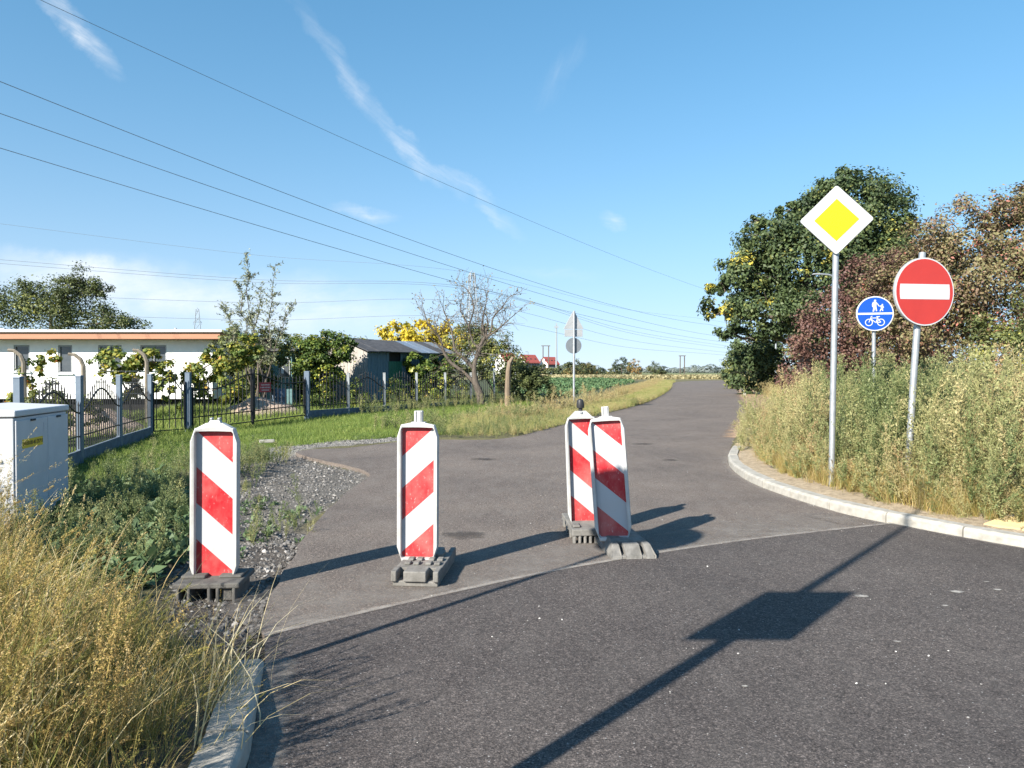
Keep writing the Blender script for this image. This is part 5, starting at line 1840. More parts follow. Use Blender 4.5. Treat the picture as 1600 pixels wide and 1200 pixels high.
# wood along the horizon, haze put into its blue-green leaf colour
def wood():
    P, N, T = [], [], []
    for k in range(260):
        x = rng.uniform(-350, 520)
        y = rng.uniform(620, 760)
        h = rng.uniform(3, 7.5)
        m_ = 60
        d = nrm(rng.normal(size=(m_, 3)))
        P.append(np.array([x, y, h * .5]) + d * np.array([6, 3, h * .6]))
        N.append(d + np.array([0, -.3, .4]))
        T.append(np.full(m_, rng.uniform(.2, .6)))
    P, N, T = map(np.concatenate, (P, N, T))
    m_ = leafmat('far_wood', [(0, (.07, .09, .09)), (1, (.15, .17, .14))], trans=.1)
    o = link('distant_wood', quad_mesh('distant_wood', leaf_quads(P, N, 2.6, .8), m_, T))
    tag(o, 'blue-green wood along the far horizon', 'wood', kind='stuff')


wood()

# ------------------------------------------------------------------ scattering of grass, weeds, stones
def variants(cname, meshes):
    c = bpy.data.collections.new(cname)
    for i, me in enumerate(meshes):
        o = bpy.data.objects.new('%s_%02d' % (cname, i), me)
        c.objects.link(o)
    return c


def scatter(name, P, coll, nvar, sc, tilt=.12, tint=None, label=None, cat=None, rotz=None):
    n = len(P)
    me = bpy.data.meshes.new(name)
    me.vertices.add(n)
    me.vertices.foreach_set('co', np.asarray(P, np.float32).reshape(-1))
    rot = np.stack([rng.normal(size=n) * tilt, rng.normal(size=n) * tilt, rng.uniform(0, 6.283, n) if rotz is None else rotz], 1).astype(np.float32)
    a = me.attributes.new('rot', 'FLOAT_VECTOR', 'POINT'); a.data.foreach_set('vector', rot.reshape(-1))
    a = me.attributes.new('sc', 'FLOAT', 'POINT'); a.data.foreach_set('value', np.broadcast_to(sc, (n,)).astype(np.float32))
    a = me.attributes.new('ix', 'INT', 'POINT'); a.data.foreach_set('value', rng.integers(0, nvar, n).astype(np.int32))
    a = me.attributes.new('ptint', 'FLOAT', 'POINT'); a.data.foreach_set('value', (rng.random(n) if tint is None else np.clip(tint, 0, 1)).astype(np.float32))
    o = link(name, me)
    ng = bpy.data.node_groups.new(name + '_scatter', 'GeometryNodeTree')
    ng.interface.new_socket('Geometry', in_out='INPUT', socket_type='NodeSocketGeometry')
    ng.interface.new_socket('Geometry', in_out='OUTPUT', socket_type='NodeSocketGeometry')
    N = ng.nodes
    gi, go = N.new('NodeGroupInput'), N.new('NodeGroupOutput')
    ci = N.new('GeometryNodeCollectionInfo')
    ci.inputs['Collection'].default_value = coll
    ci.inputs['Separate Children'].default_value = True
    ci.inputs['Reset Children'].default_value = True
    ip = N.new('GeometryNodeInstanceOnPoints')
    ip.inputs['Pick Instance'].default_value = True

    def na(nm_, ty):
        q = N.new('GeometryNodeInputNamedAttribute')
        q.data_type = ty
        q.inputs['Name'].default_value = nm_
        return q.outputs['Attribute']
    ng.links.new(gi.outputs[0], ip.inputs['Points'])
    ng.links.new(ci.outputs[0], ip.inputs['Instance'])
    ng.links.new(na('ix', 'INT'), ip.inputs['Instance Index'])
    ng.links.new(na('rot', 'FLOAT_VECTOR'), ip.inputs['Rotation'])
    ng.links.new(na('sc', 'FLOAT'), ip.inputs['Scale'])
    ng.links.new(ip.outputs[0], go.inputs[0])
    md = o.modifiers.new('scatter', 'NODES')
    md.node_group = ng
    return tag(o, label, cat, kind='stuff')


def sample(n, x0, x1, y0, y1, ok):
    P = np.zeros((0, 2))
    while len(P) < n:
        q = np.stack([rng.uniform(x0, x1, n * 2), rng.uniform(y0, y1, n * 2)], 1)
        k = ok(q[:, 0], q[:, 1])
        if k.sum() == 0:
            break
        P = np.concatenate([P, q[k]])
    P = P[:n]
    return np.column_stack([P, ground_z(P[:, 0], P[:, 1])])


def udir(n):
    a = rng.uniform(0, 6.283, n)
    return np.stack([np.cos(a), np.sin(a)], 1)


# --- tuft meshes
L_LAWN = leafmat('lawn_blades', [(0, (.085, .14, .03)), (.4, (.17, .24, .05)), (.7, (.30, .33, .09)), (1, (.48, .44, .17))], inst=.6, trans=.35)
L_DRY = leafmat('dry_grass', [(0, (.10, .14, .035)), (.25, (.21, .23, .06)), (.48, (.44, .36, .12)), (.64, (.40, .27, .10)), (.8, (.62, .50, .25)), (1, (.74, .66, .44))], inst=.4, trans=.42)
L_WEED = leafmat('weed_leaves', [(0, (.075, .11, .045)), (.3, (.165, .205, .08)), (.52, (.31, .31, .135)), (.72, (.46, .40, .20)), (.88, (.40, .27, .14)), (1, (.30, .15, .085))], inst=.6, trans=.33)
L_BROAD = leafmat('broad_weed_leaves', [(0, (.04, .075, .03)), (.5, (.10, .155, .07)), (.8, (.20, .25, .13)), (1, (.36, .35, .14))], inst=.4, trans=.25)
L_TAN = leafmat('tan_grass', [(0, (.19, .15, .065)), (.3, (.37, .28, .13)), (.5, (.50, .40, .21)), (.68, (.36, .35, .12)), (.85, (.23, .28, .08)), (1, (.15, .21, .06))], inst=.6, trans=.3)
L_BEET = leafmat('beet_leaves', [(0, (.05, .10, .045)), (.5, (.10, .18, .075)), (1, (.22, .27, .12))], inst=.5, trans=.2)
L_CORN = leafmat('ripe_maize', [(0, (.20, .20, .10)), (.5, (.32, .28, .15)), (1, (.42, .36, .21))], inst=.5, trans=.2)


def lawn_tuft(n=16, h=.075, r=.05):
    B = np.column_stack([rng.normal(size=(n, 2)) * r, np.zeros(n)])
    Q, ids, _ = blade_quads(B, h * rng.uniform(.5, 1.3, n), udir(n), rng.uniform(.1, .8, n), rng.uniform(.004, .008, n), 2)
    t = rng.random(n)
    return quad_mesh('lawn_tuft', Q, L_LAWN, t[ids])


def dry_tuft(kind):
    n = {'blades': 46, 'foxtail': 20, 'panicle': 16, 'long': 26, 'flat': 30}[kind]
    B = np.column_stack([rng.normal(size=(n, 2)) * .055, np.zeros(n)])
    H = rng.uniform(.35, .85, n) * {'blades': .75, 'foxtail': .85, 'panicle': .95, 'long': 1.1, 'flat': .85}[kind]
    ln = udir(n)
    ln = nrm(ln + np.array([.5, .1]))
    bd = rng.uniform(.1, .7, n) * (1.5 if kind == 'flat' else 1)
    Q, ids, tips = blade_quads(B, H, ln, bd, rng.uniform(.0035, .008, n) * (.6 if kind in ('foxtail', 'panicle') else 1), 5, .35)
    t = np.clip(rng.normal(.5, .34, n), 0, 1)[ids]
    if kind == 'foxtail':
        PP, AA, TT, ZZ = [], [], [], []
        for i in range(n):
            if rng.random() < .75:
                ax = nrm(np.array([ln[i, 0] * bd[i] * 1.6, ln[i, 1] * bd[i] * 1.6, 1.0 - .6 * bd[i]]))
                m_ = 90
                s = rng.uniform(0, .085, m_)
                d = nrm(rng.normal(size=(m_, 3)))
                d = nrm(d - (d @ ax)[:, None] * ax)
                rr = .0062 * np.sqrt(np.clip(1 - (s / .088 - .45) ** 2 * 2.2, .1, 1))
                PP.append(tips[i] + ax * (s - .02)[:, None] + d * rr[:, None])
                AA.append(nrm(d * .8 + ax))
                TT.append(np.full(m_, rng.uniform(.45, .8)))
        PP, AA, TT = map(np.concatenate, (PP, AA, TT))
        Q2 = leaf_quads(PP, rng.normal(size=PP.shape), .016, .22, AA)
        Q, t = np.concatenate([Q, Q2]), np.concatenate([t, np.clip(TT + rng.normal(size=len(TT)) * .1, 0, 1)])
    if kind in ('panicle', 'long'):
        PP, AA, TT = [], [], []
        for i in range(n):
            if rng.random() < .8:
                ax = nrm(np.array([ln[i, 0] * bd[i] * 1.8, ln[i, 1] * bd[i] * 1.8, 1.0 - .8 * bd[i]]))
                m_ = 46
                s = rng.uniform(-.06, .10, m_)
                d = nrm(rng.normal(size=(m_, 3)))
                PP.append(tips[i] + ax * s[:, None] + d * (.02 * rng.random(m_) * (1.2 - (s + .06) / .16))[:, None])
                AA.append(nrm(d * .4 + ax))
                TT.append(np.full(m_, rng.uniform(.55, 1)))
        PP, AA, TT = map(np.concatenate, (PP, AA, TT))
        Q2 = leaf_quads(PP, rng.normal(size=PP.shape), .011 if kind == 'panicle' else .012, .32, AA)
        Q, t = np.concatenate([Q, Q2]), np.concatenate([t, np.clip(TT + rng.normal(size=len(TT)) * .12, 0, 1)])
    return quad_mesh('dry_tuft', Q, L_DRY, t)


def straw_tuft():
    n = 12
    B = np.column_stack([rng.normal(size=(n, 2)) * .10, np.zeros(n)])
    ln = nrm(udir(n) + np.array([.9, .2]))
    Q, ids, tips = blade_quads(B, rng.uniform(.5, 1.05, n), ln, rng.uniform(.25, 1.0, n), rng.uniform(.005, .009, n), 5, .45)
    t = rng.uniform(.72, 1.0, n)
    return quad_mesh('straw_tuft', Q, L_DRY, t[ids])


def seed_stalk(h):
    Q, T = [], []
    n = 4
    B = np.column_stack([rng.normal(size=(n, 2)) * .03, np.zeros(n)])
    ln = udir(n)
    bd = rng.uniform(.02, .25, n)
    H = h * rng.uniform(.7, 1, n)
    q, ids, tips = blade_quads(B, H, ln, bd, np.full(n, .006), 5)
    Q.append(q); T.append(np.full(len(q), .55))
    for i in range(n):
        m_ = 260
        s_ = rng.uniform(.45, 1.0, m_)
        p = B[i] + np.column_stack([ln[i, 0] * H[i] * bd[i] * s_ ** 2, ln[i, 1] * H[i] * bd[i] * s_ ** 2, H[i] * s_])
        knot = np.round(s_ * 14) / 14
        p = p + rng.normal(size=(m_, 3)) * np.array([.012, .012, .008]) * (1.5 - s_)[:, None]
        Q.append(leaf_quads(p, rng.normal(size=p.shape), .009, .6)); T.append(np.clip(rng.normal(.62, .08, m_), 0, 1))
    return quad_mesh('seed_stalk', np.concatenate(Q), L_DRY, np.concatenate(T))


def weed_plant(h, nbr, leaf, dens, spread=.42, mat_=None, stem_t=.6):
    """branching weed: stem, ascending side shoots, small leaves and seed clusters"""
    Qs, Ts = [], []
    mat_ = mat_ or L_WEED
    k = 7
    zs = np.linspace(0, h, k)
    sway = np.cumsum(rng.normal(size=(k, 2)) * .018 * h, axis=0)
    sway[0] = 0
    st = np.column_stack([sway, zs])

    def strip(P, w0, w1, t):
        for ang in (0, 1.57):
            s = np.array([math.cos(ang), math.sin(ang), 0])
            w = np.linspace(w0, w1, len(P))[:, None] * .5
            L_, R_ = P - s * w, P + s * w
            Qs.append(np.stack([L_[:-1], R_[:-1], R_[1:], L_[1:]], 1))
            Ts.append(np.full(len(P) - 1, t))
    strip(st, .011, .004, stem_t)
    for b_ in range(nbr):
        t = rng.uniform(.08, .95)
        i = t * (k - 1)
        p = st[int(i)] + (st[min(int(i) + 1, k - 1)] - st[int(i)]) * (i - int(i))
        L_ = h * spread * (1.05 - t) * rng.uniform(.5, 1.1) + .06 * h
        a = rng.uniform(0, 6.283)
        el = R(rng.uniform(38, 72))
        d = np.array([math.cos(a) * math.cos(el), math.sin(a) * math.cos(el), math.sin(el)])
        ts = np.linspace(0, 1, 4)[:, None]
        Pb = p + d * L_ * ts + np.array([0, 0, .12 * L_]) * ts ** 2
        strip(Pb, .005, .002, stem_t)
        m_ = int(dens * L_) + 4
        s = rng.uniform(.1, 1.05, m_)
        q = p + d * L_ * s[:, None] + np.array([0, 0, .12 * L_]) * (s ** 2)[:, None] + rng.normal(size=(m_, 3)) * .012
        ax = nrm(d + rng.normal(size=(m_, 3)) * .6)
        Qs.append(leaf_quads(q + ax * leaf * .3, rng.normal(size=q.shape) + np.array([0, 0, .6]), leaf * rng.uniform(.5, 1.3, m_) * (1.15 - .5 * s), .42, ax))
        Ts.append(np.clip(.5 + .25 * (s - .5) + rng.normal(size=m_) * .16, 0, 1))
    m_ = int(dens * h * .8)
    s = rng.uniform(.25, 1.02, m_)
    q = np.stack([np.interp(s * h, zs, st[:, 0]), np.interp(s * h, zs, st[:, 1]), s * h], 1) + rng.normal(size=(m_, 3)) * .015
    ax = nrm(rng.normal(size=(m_, 3)) * .7 + np.array([0, 0, .7]))
    Qs.append(leaf_quads(q + ax * leaf * .4, rng.normal(size=q.shape) + np.array([0, 0, .5]), leaf * rng.uniform(.6, 1.4, m_) * (1.2 - .5 * s), .4, ax))
    Ts.append(np.clip(.5 + .25 * (s - .5) + rng.normal(size=m_) * .16, 0, 1))
    return quad_mesh('weed_plant', np.concatenate(Qs), mat_, np.concatenate(Ts))


def broad_plant(n=14, r=.16, leaf=.10):
    a = rng.uniform(0, 6.283, n)
    el = rng.uniform(.2, 1.1, n)
    d = np.stack([np.cos(a) * np.cos(el), np.sin(a) * np.cos(el), np.sin(el)], 1)
    P = d * r * rng.uniform(.5, 1.2, n)[:, None]
    Nn = np.stack([-np.cos(a) * np.sin(el), -np.sin(a) * np.sin(el), np.cos(el)], 1) + rng.normal(size=(n, 3)) * .25
    Q = leaf_quads(P, Nn, leaf * rng.uniform(.7, 1.5, n), .6, d, .12)
    return quad_mesh('broad_plant', Q, L_BROAD, np.clip(rng.normal(.5, .2, n), 0, 1))


# --- lawn
def lawn_ok(x, y):
    k = in_poly(x, y, [(-13, 12), (-9, 11.5), (-5.6, 11.6), (-4.9, 13.2), (-4.6, 15.2), (-2.8, 17.4), (-1.2, 18.2), (-.6, 20), (-1.4, 23), (-.8, 27), (1.2, 33), (.5, 37), (-3, 40), (-14, 40)])
    return k & ~on_road(x, y) & (seg_dist(x, y, DITCH) > .35)


lt = variants('lawn_tufts', [lawn_tuft(16, .075), lawn_tuft(18, .06), lawn_tuft(12, .10), lawn_tuft(14, .085)])
P = sample(15000, -9.5, 1.2, 11.5, 37, lambda x, y: lawn_ok(x, y) & (rng.random(len(x)) < np.clip(18 / y, .3, 1)))
sc_ = rng.uniform(.55, 1.1, len(P)) * (1 + .03 * (P[:, 1] - 12))
scatter('lawn_grass', P, lt, 4, sc_, .15, .36 + .22 * vnoise(P[:, 0], P[:, 1], 1.3, 5) + rng.normal(size=len(P)) * .12, 'short green grass of the lawn in front of the gate', 'grass')
P = sample(2600, -13, -4, 20, 34, lambda x, y: (x < -9.0 + (y - 20) * .45))
scatter('garden_grass', P, lt, 4, rng.uniform(1.6, 3.0, len(P)), .2, .5 + rng.normal(size=len(P)) * .15, 'rough grass of the garden behind the fence', 'grass')

# --- dry grass in the left foreground
dt = variants('dry_tufts', [dry_tuft(k) for k in ('blades', 'foxtail', 'panicle', 'long', 'flat', 'foxtail', 'blades', 'flat', 'blades')])
FG = [(-1.22, 3.55), (-1.14, 2.7), (-1.1, 1.9), (-1.2, 1.1), (-2.2, .4), (-5, .8), (-6.5, 4), (-6.2, 7.0), (-4.9, 6.8), (-3.4, 5.4), (-2.55, 4.6), (-1.8, 3.9)]
P = sample(1250, -6.5, -1, .4, 7.2, lambda x, y: in_poly(x, y, FG) & (rng.random(len(x)) < 1))
edge = np.clip(seg_dist(P[:, 0], P[:, 1], [(-1.22, 3.55), (-1.14, 2.7), (-1.1, 1.9), (-1.1, 1.0)]) / 1.0, 0, 1)
edge2 = np.clip(seg_dist(P[:, 0], P[:, 1], [(-1.22, 3.6), (-1.8, 3.95), (-2.55, 4.65), (-3.4, 5.45)]) / .9, .25, 1)
sc_ = (.60 + .52 * edge) * (.45 + .55 * edge2) * rng.uniform(.75, 1.2, len(P))
tf = .43 + .27 * vnoise(P[:, 0], P[:, 1], 2.2, 8) + rng.normal(size=len(P)) * .2
scatter('dry_grass', P, dt, 9, sc_, .16, tf, 'tall dry foxtail grass filling the left foreground', 'grass', rotz=rng.normal(size=len(P)) * 1.0 - .2)
st_ = variants('straw_tufts', [straw_tuft() for _ in range(5)])
P = sample(420, -6.2, -1.1, .8, 7.0, lambda x, y: in_poly(x, y, FG))
scatter('straw_stems', P, st_, 5, rng.uniform(.6, 1.0, len(P)) * np.where(P[:, 1] > 3.4, .85, .8), .15, rng.uniform(.6, 1, len(P)), 'long pale bent straw stems lying across the dry grass', 'grass', rotz=rng.normal(size=len(P)) * .9)
# greener understorey
P = sample(900, -5, -1.15, .6, 6.5, lambda x, y: in_poly(x, y, FG))
scatter('green_grass', P, dt, 9, rng.uniform(.35, .6, len(P)), .2, .02 + rng.random(len(P)) * .2, 'green grass shoots under the dry foxtails', 'grass')

# --- tall dry weed stalks sticking out of it and by the cabinet
wv = variants('tall_weeds', [weed_plant(1.45, 26, .046, 62), weed_plant(1.30, 30, .040, 70), weed_plant(1.6, 26, .050, 56), weed_plant(1.15, 22, .052, 62),
                             weed_plant(1.4, 34, .034, 90, .30), weed_plant(1.05, 26, .044, 75, .5)])
lw = variants('low_weeds', [weed_plant(.55, 14, .030, 90, .6), weed_plant(.42, 12, .034, 90, .7), weed_plant(.7, 16, .028, 80, .5), weed_plant(.5, 10, .04, 80, .6)])
bw = variants('broad_weeds', [broad_plant(14, .16, .10), broad_plant(18, .2, .12), broad_plant(10, .12, .09), broad_plant(22, .14, .07)])
P = sample(130, -5.2, -1.3, 1.2, 6.8, lambda x, y: in_poly(x, y, FG) & (seg_dist(x, y, [(-1.22, 3.6), (-1.8, 3.95), (-2.55, 4.65), (-3.4, 5.45)]) > .75))
sk_ = variants('seed_stalks', [seed_stalk(.8), seed_stalk(.95), seed_stalk(.7)])
scatter('dry_weed_stalks', P, sk_, 3, rng.uniform(.7, 1.2, len(P)), .12, rng.uniform(.35, .75, len(P)), 'brown seeded weed stalks among the dry grass', 'weeds')

# --- broad leaved weeds and soil bank behind barrier one
P = sample(620, -5.4, -2.1, 4.6, 10.6, lambda x, y: in_poly(x, y, [(-2.5, 4.8), (-2.7, 6.4), (-3.2, 7.6), (-3.9, 9.2), (-4.6, 10.4), (-5.6, 9.2), (-5.2, 7.4), (-3.6, 5.6)]))
scatter('broad_leaved_weeds', P, bw, 4, rng.uniform(.4, 1.0, len(P)), .3, .45 + .3 * vnoise(P[:, 0], P[:, 1], 2, 3) + rng.normal(size=len(P)) * .15, 'dark broad-leaved weeds behind the first beacon', 'weeds')
P = sample(230, -6.3, -2.3, 5.6, 11.8, lambda x, y: in_poly(x, y, [(-2.7, 5.6), (-2.9, 7.0), (-3.9, 9.3), (-4.8, 11.4), (-6.2, 10.2), (-5.6, 7.4), (-3.8, 5.8)]))
scatter('green_weeds', P, lw, 4, rng.uniform(.35, .8, len(P)), .15, rng.uniform(0, .5, len(P)), 'low green weeds on the bank in front of the lawn', 'weeds')
# weeds round the gravel patch
P = sample(120, -6, -1.9, 6.6, 13.5, lambda x, y: (seg_dist(x, y, [(-2.15, 7.0), (-2.35, 8.6)]) < .30) | (seg_dist(x, y, [(-3.2, 8.7), (-3.9, 10.2)]) < .3) | (seg_dist(x, y, [(-4.3, 11.2), (-4.6, 12.8), (-4.4, 13.6)]) < .55) & ~on_road(x, y))
scatter('gravel_weeds', P, lw, 4, rng.uniform(.25, .6, len(P)), .25, rng.uniform(0, .6, len(P)), 'small weeds creeping over the gravel edge', 'weeds')
P = sample(55, -3.6, -1.9, 6.2, 9.6, lambda x, y: (seg_dist(x, y, [(-2.1, 6.6), (-2.4, 8.4), (-3.0, 8.9)]) < .45) & ~on_road(x, y))
scatter('creeping_weeds', P, bw, 4, rng.uniform(.25, .5, len(P)), .3, rng.uniform(.4, 1, len(P)), 'creeping green leaves beside the asphalt edge', 'weeds')

P = sample(110, -5.2, -3.2, 10, 13.6, lambda x, y: seg_dist(x, y, [(-3.9, 10.4), (-4.2, 11.6), (-4.3, 13.0)]) < .5)
scatter('bank_weeds', P, lw, 4, rng.uniform(.4, .8, len(P)), .2, rng.uniform(0, .55, len(P)), 'green weed clump between the lawn and the gravel', 'weeds')
# --- weeds along fence and ditch
P = sample(420, -5.5, 2.8, 19, 36, lambda x, y: (seg_dist(x, y, [(-5.2, 27.0), (-.2, 35.6)]) < .8) | (seg_dist(x, y, [(-2.8, 18.5), (-1.6, 21.5), (.4, 24.6)]) < .9) & ~on_road(x, y))
scatter('fence_weeds', P, lw, 4, rng.uniform(.5, 1.1, len(P)), .18, rng.uniform(0, .65, len(P)), 'straggling weeds along the fence foot and ditch', 'weeds')
def tan_tuft():
    n = 34
    B = np.column_stack([rng.normal(size=(n, 2)) * .12, np.zeros(n)])
    Q, ids, tips = blade_quads(B, rng.uniform(.3, .75, n), udir(n), rng.uniform(.1, .6, n), rng.uniform(.007, .016, n), 3, .2)
    t = rng.random(n)
    Q2 = leaf_quads(np.repeat(tips, 8, 0) + rng.normal(size=(n * 8, 3)) * .03, rng.normal(size=(n * 8, 3)), .035, .5)
    return quad_mesh('tan_tuft', np.concatenate([Q, Q2]), L_TAN, np.concatenate([t[ids], rng.random(n * 8)]))


tt_ = variants('tan_tufts', [tan_tuft() for _ in range(4)])
EDGE_L = [(-.8, 18.2), (.3, 19.8), (2.3, 25.7), (5.2, 34.6), (8.0, 45), (13, 66), (18, 90), (21.5, 104)]


def verge_ok(x, y):
    d = seg_dist(x, y, EDGE_L)
    return (d < 2.3 - .008 * y) & ~on_road(x, y) & (seg_dist(x, y, DITCH) > .42) & ~in_poly(x, y, [(-5, 17), (-1.6, 17), (-1.6, 24), (-1.2, 28), (1, 33), (-5, 33)])


P = sample(6500, -3, 22, 18, 104, lambda x, y: verge_ok(x, y) & (rng.random(len(x)) < np.clip(38 / y, .3, 1)))
dl = seg_dist(P[:, 0], P[:, 1], EDGE_L)
scatter('verge_grass', P, tt_, 4, rng.uniform(.4, .85, len(P)) * (.35 + .22 * np.clip(dl, 0, 2)) * (1 + .006 * P[:, 1]) * np.where(P[:, 1] < 24, .7, 1), .15, np.where((dl < .7) | (P[:, 1] < 22), .78, .30) + .3 * vnoise(P[:, 0], P[:, 1], 1.1, 33) + rng.normal(size=len(P)) * .2, 'tan and yellow-green verge grass along the left road edge', 'grass')
P = sample(240, -1.5, 6, 20, 42, lambda x, y: (seg_dist(x, y, [(-1.0, 23.0), (1.0, 26.2), (3.4, 33), (5, 39)]) < .8) & ~on_road(x, y))
scatter('ditch_weeds', P, lw, 4, rng.uniform(.7, 1.5, len(P)), .12, rng.uniform(.7, 1, len(P)), 'brown seeded weeds lining the ditch', 'weeds')

P = sample(520, -2.2, 3.5, 16.9, 27, lambda x, y: (seg_dist(x, y, [(-1.9, 17.6), (-.2, 18.0), (.2, 20.2), (2.0, 25.6)]) < 1.0) & ~on_road(x, y) & (seg_dist(x, y, DITCH) > .3))
scatter('roadside_weeds', P, lw, 4, rng.uniform(.25, .6, len(P)), .2, .45 + .35 * vnoise(P[:, 0], P[:, 1], 1.2, 41) + rng.normal(size=len(P)) * .2, 'low mixed weeds between the lawn corner and the road', 'weeds')
# --- tall weeds behind the right kerb
def right_ok(x, y):
    d = seg_dist(x, y, rk)
    xr = np.interp(y, [p[1] for p in RIGHT_EDGE], [p[0] for p in RIGHT_EDGE])
    front = np.where(y < 7.5, x + (y - 6.6) * .9 > 4.9, x > xr + .45)
    return front & ~on_road(x, y) & (d > .27) & (x / np.maximum(y, .1) < .80)


P = sample(820, 3.4, 14, 5.9, 20, lambda x, y: right_ok(x, y) & (rng.random(len(x)) < np.clip(11 / y, .4, 1)))
dk = np.minimum(seg_dist(P[:, 0], P[:, 1], rk), np.abs(P[:, 0] - np.interp(P[:, 1], [p[1] for p in RIGHT_EDGE], [p[0] for p in RIGHT_EDGE])) + (P[:, 1] < 9) * 5)
u = P[:, 0] / P[:, 1]
sc_ = (.50 + .54 * sst(.3, 1.5, dk)) * rng.uniform(.78, 1.18, len(P)) * (1 + .14 * np.exp(-((u - .57) / .07) ** 2)) * (.82 + .18 * sst(.36, .5, u)) * (1 + .2 * vnoise(P[:, 0], P[:, 1], 2.6, 71)) * np.where(rng.random(len(P)) < .08, 1.12, 1)
sc_ = np.minimum(sc_, 1.06)
sc_ = np.where((P[:, 1] < 9.0) & (np.abs(u - .535) < .05), np.minimum(sc_, .78), sc_)
ti = .56 + .22 * np.exp(-((u - .33) / .08) ** 2) - .36 * np.exp(-((u - .50) / .08) ** 2) + .16 * np.exp(-((u - .66) / .05) ** 2) + .28 * vnoise(P[:, 0], P[:, 1], 2.2, 17) + rng.normal(size=len(P)) * .2
scatter('tall_weeds', P, wv, 6, sc_, .10, ti, 'dense tall mugwort and goosefoot weeds behind the right kerb', 'weeds')
P = np.column_stack([rng.uniform(4.15, 5.3, 46), rng.uniform(13.6, 18.5, 46)])
P[:, 0] += (P[:, 1] - 14.2) * .33
P = np.column_stack([P, ground_z(P[:, 0], P[:, 1])])
scatter('corner_weeds', P, wv, 6, rng.uniform(.45, .8, len(P)), .22, rng.uniform(.45, .85, len(P)), 'straw coloured weeds bending over the far end of the right kerb', 'weeds')
P = sample(520, 3.4, 9, 5.9, 14.5, lambda x, y: right_ok(x, y) & (seg_dist(x, y, rk) < 1.3))
scatter('low_kerb_weeds', P, lw, 4, rng.uniform(.4, .95, len(P)), .2, rng.uniform(.1, 1, len(P)), 'low mixed weeds at the foot of the tall weeds by the kerb', 'weeds')
P = sample(430, 3.6, 8, 5.9, 13.5, lambda x, y: right_ok(x, y) & (seg_dist(x, y, rk) < .95))
scatter('kerb_grass', P, dt, 9, rng.uniform(.25, .7, len(P)), .25, rng.uniform(.3, .9, len(P)), 'dry grass tufts leaning over the sand behind the right kerb', 'grass')
P = sample(420, 7, 32, 20, 60, lambda x, y: (x > np.interp(y, [p[1] for p in RIGHT_EDGE], [p[0] for p in RIGHT_EDGE]) + 2.6) & (x < y * .62))
scatter('path_weeds', P, wv, 6, rng.uniform(.55, 1.05, len(P)), .1, rng.uniform(.1, .8, len(P)), 'tall weeds between the road and the oak', 'weeds')
P = sample(1100, 8, 40, 24, 112, lambda x, y: (x > np.interp(y, [p[1] for p in RIGHT_EDGE], [p[0] for p in RIGHT_EDGE]) + 1.3) & (x < np.interp(y, [p[1] for p in RIGHT_EDGE], [p[0] for p in RIGHT_EDGE]) + 7))
scatter('path_grass', P, tt_, 4, rng.uniform(.6, 1.3, len(P)), .15, rng.uniform(.1, .8, len(P)), 'tan grass beside the path on the right of the road', 'grass')

# --- beet field and maize
def clump(mat_, n, r, h, leaf):
    d = nrm(rng.normal(size=(n, 3)) * np.array([1, 1, .6]) + np.array([0, 0, .7]))
    P = d * np.array([r, r, h])
    return quad_mesh('clump', leaf_quads(P, d + rng.normal(size=(n, 3)) * .4, leaf * rng.uniform(.7, 1.3, n), .55, d), mat_, rng.random(n))


bt = variants('beet_plants', [clump(L_BEET, 22, .2, .2, .17) for _ in range(4)])
rows = []
for k in range(260):
    d0 = -70 + k * .5
    yy = np.arange(38, 138, .42)
    rows.append(np.column_stack([d0 + yy * .18 + rng.normal(size=len(yy)) * .04, yy + rng.normal(size=len(yy)) * .1]))
P = np.concatenate(rows)
k = in_poly(P[:, 0], P[:, 1], [(1.2, 40), (3.0, 44), (13.5, 90), (17.2, 108), (16, 137), (-4, 137), (-1, 46)]) & (rng.random(len(P)) < np.clip(60 / P[:, 1], .35, 1))
P = P[k]
P = np.column_stack([P, ground_z(P[:, 0], P[:, 1])])
scatter('beet_field', P, bt, 4, rng.uniform(.8, 1.3, len(P)) * (1 + .004 * P[:, 1]), .1, rng.random(len(P)), 'green rows of beet leaves in the field', 'crop')
cn = variants('maize_plants', [clump(L_CORN, 18, .28, .5, .45) for _ in range(4)])
P = sample(5200, -6, 75, 140, 198, lambda x, y: np.ones(len(x), bool))
scatter('maize_field', P, cn, 4, rng.uniform(.8, 1.25, len(P)), .1, .5 + .25 * vnoise(P[:, 0], P[:, 1], .2, 4) + rng.normal(size=len(P)) * .1, 'pale ripe crop strip beyond the beet field', 'crop')

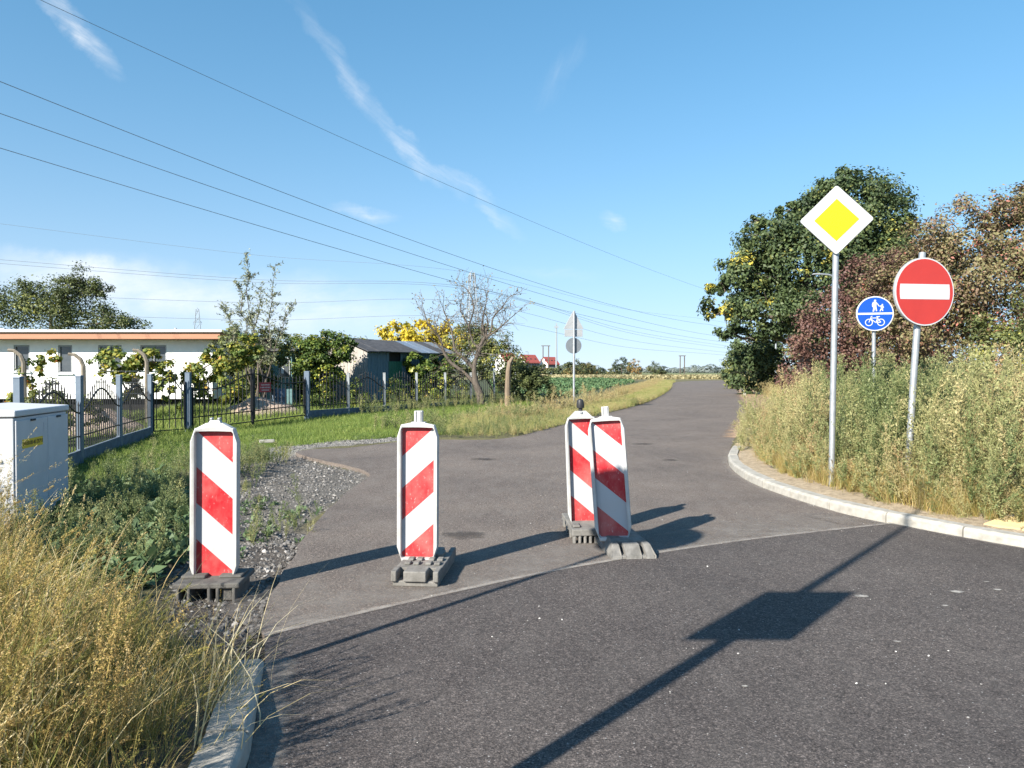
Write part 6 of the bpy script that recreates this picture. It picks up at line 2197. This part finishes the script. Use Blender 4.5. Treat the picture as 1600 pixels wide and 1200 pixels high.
# --- stones
def rock(seed):
    bm = bmesh.new()
    bmesh.ops.create_icosphere(bm, subdivisions=1, radius=1)
    r = np.random.default_rng(seed)
    for v in bm.verts:
        v.co *= r.uniform(.65, 1.2)
        v.co.z *= .65
    me = bpy.data.meshes.new('stone')
    bm.to_mesh(me)
    bm.free()
    m, nt, b = newmat('gravel_stone_%d' % seed)
    a2 = nd(nt, 'ShaderNodeAttribute', attribute_name='ptint', attribute_type='INSTANCER')
    nt.links.new(ramp(nt, a2.outputs['Fac'], [(0, (.075, .07, .066)), (.5, (.20, .19, .18)), (.85, (.36, .345, .33)), (1, (.58, .57, .55))]), b.inputs['Base Color'])
    b.inputs['Roughness'].default_value = .9
    me.materials.append(m)
    return me


rkc = variants('stones', [rock(s) for s in range(4)])
P = sample(7600, -5.2, -1.8, 6.6, 17.4, lambda x, y: (in_poly(x, y, GRAVEL) | in_poly(x, y, GRAVEL2)) & ~on_road(x, y))
scatter('gravel_stones', P, rkc, 4, .008 + .022 * rng.random(len(P)) ** 3, .5, rng.beta(1.5, 3.6, len(P)), 'grey crushed stone beside the asphalt', 'gravel')
P = sample(2600, -3.0, -1.3, 3.6, 7.8, lambda x, y: in_poly(x, y, SOIL) & ~on_road(x, y))
scatter('soil_clods', P, rkc, 4, .006 + .022 * rng.random(len(P)) ** 3, .5, rng.beta(1.5, 4, len(P)), 'dark soil clods and grit beside the first beacon', 'soil')
P = sample(900, 3.3, 6.5, 5.5, 14.5, lambda x, y: ~on_road(x, y) & (seg_dist(x, y, rk) < .75) & (x > 3.4))
P[:, 2] += .0
scatter('sand_pebbles', P, rkc, 4, .004 + .010 * rng.random(len(P)) ** 3, .5, rng.uniform(.4, 1, len(P)), 'pale pebbles on the sand behind the right kerb', 'gravel')
P = np.column_stack([rng.uniform(-1.4, 4, 420), rng.uniform(2.6, 14, 420)])
P = P[on_road(P[:, 0], P[:, 1])]
P = np.column_stack([P, np.where(in_poly(P[:, 0], P[:, 1], MAIN_POLY), .013, .001)])
scatter('loose_grit', P, rkc, 4, .0025 + .005 * rng.random(len(P)) ** 3, .5, rng.uniform(.5, 1, len(P)), 'loose grit lying on the asphalt', 'gravel')
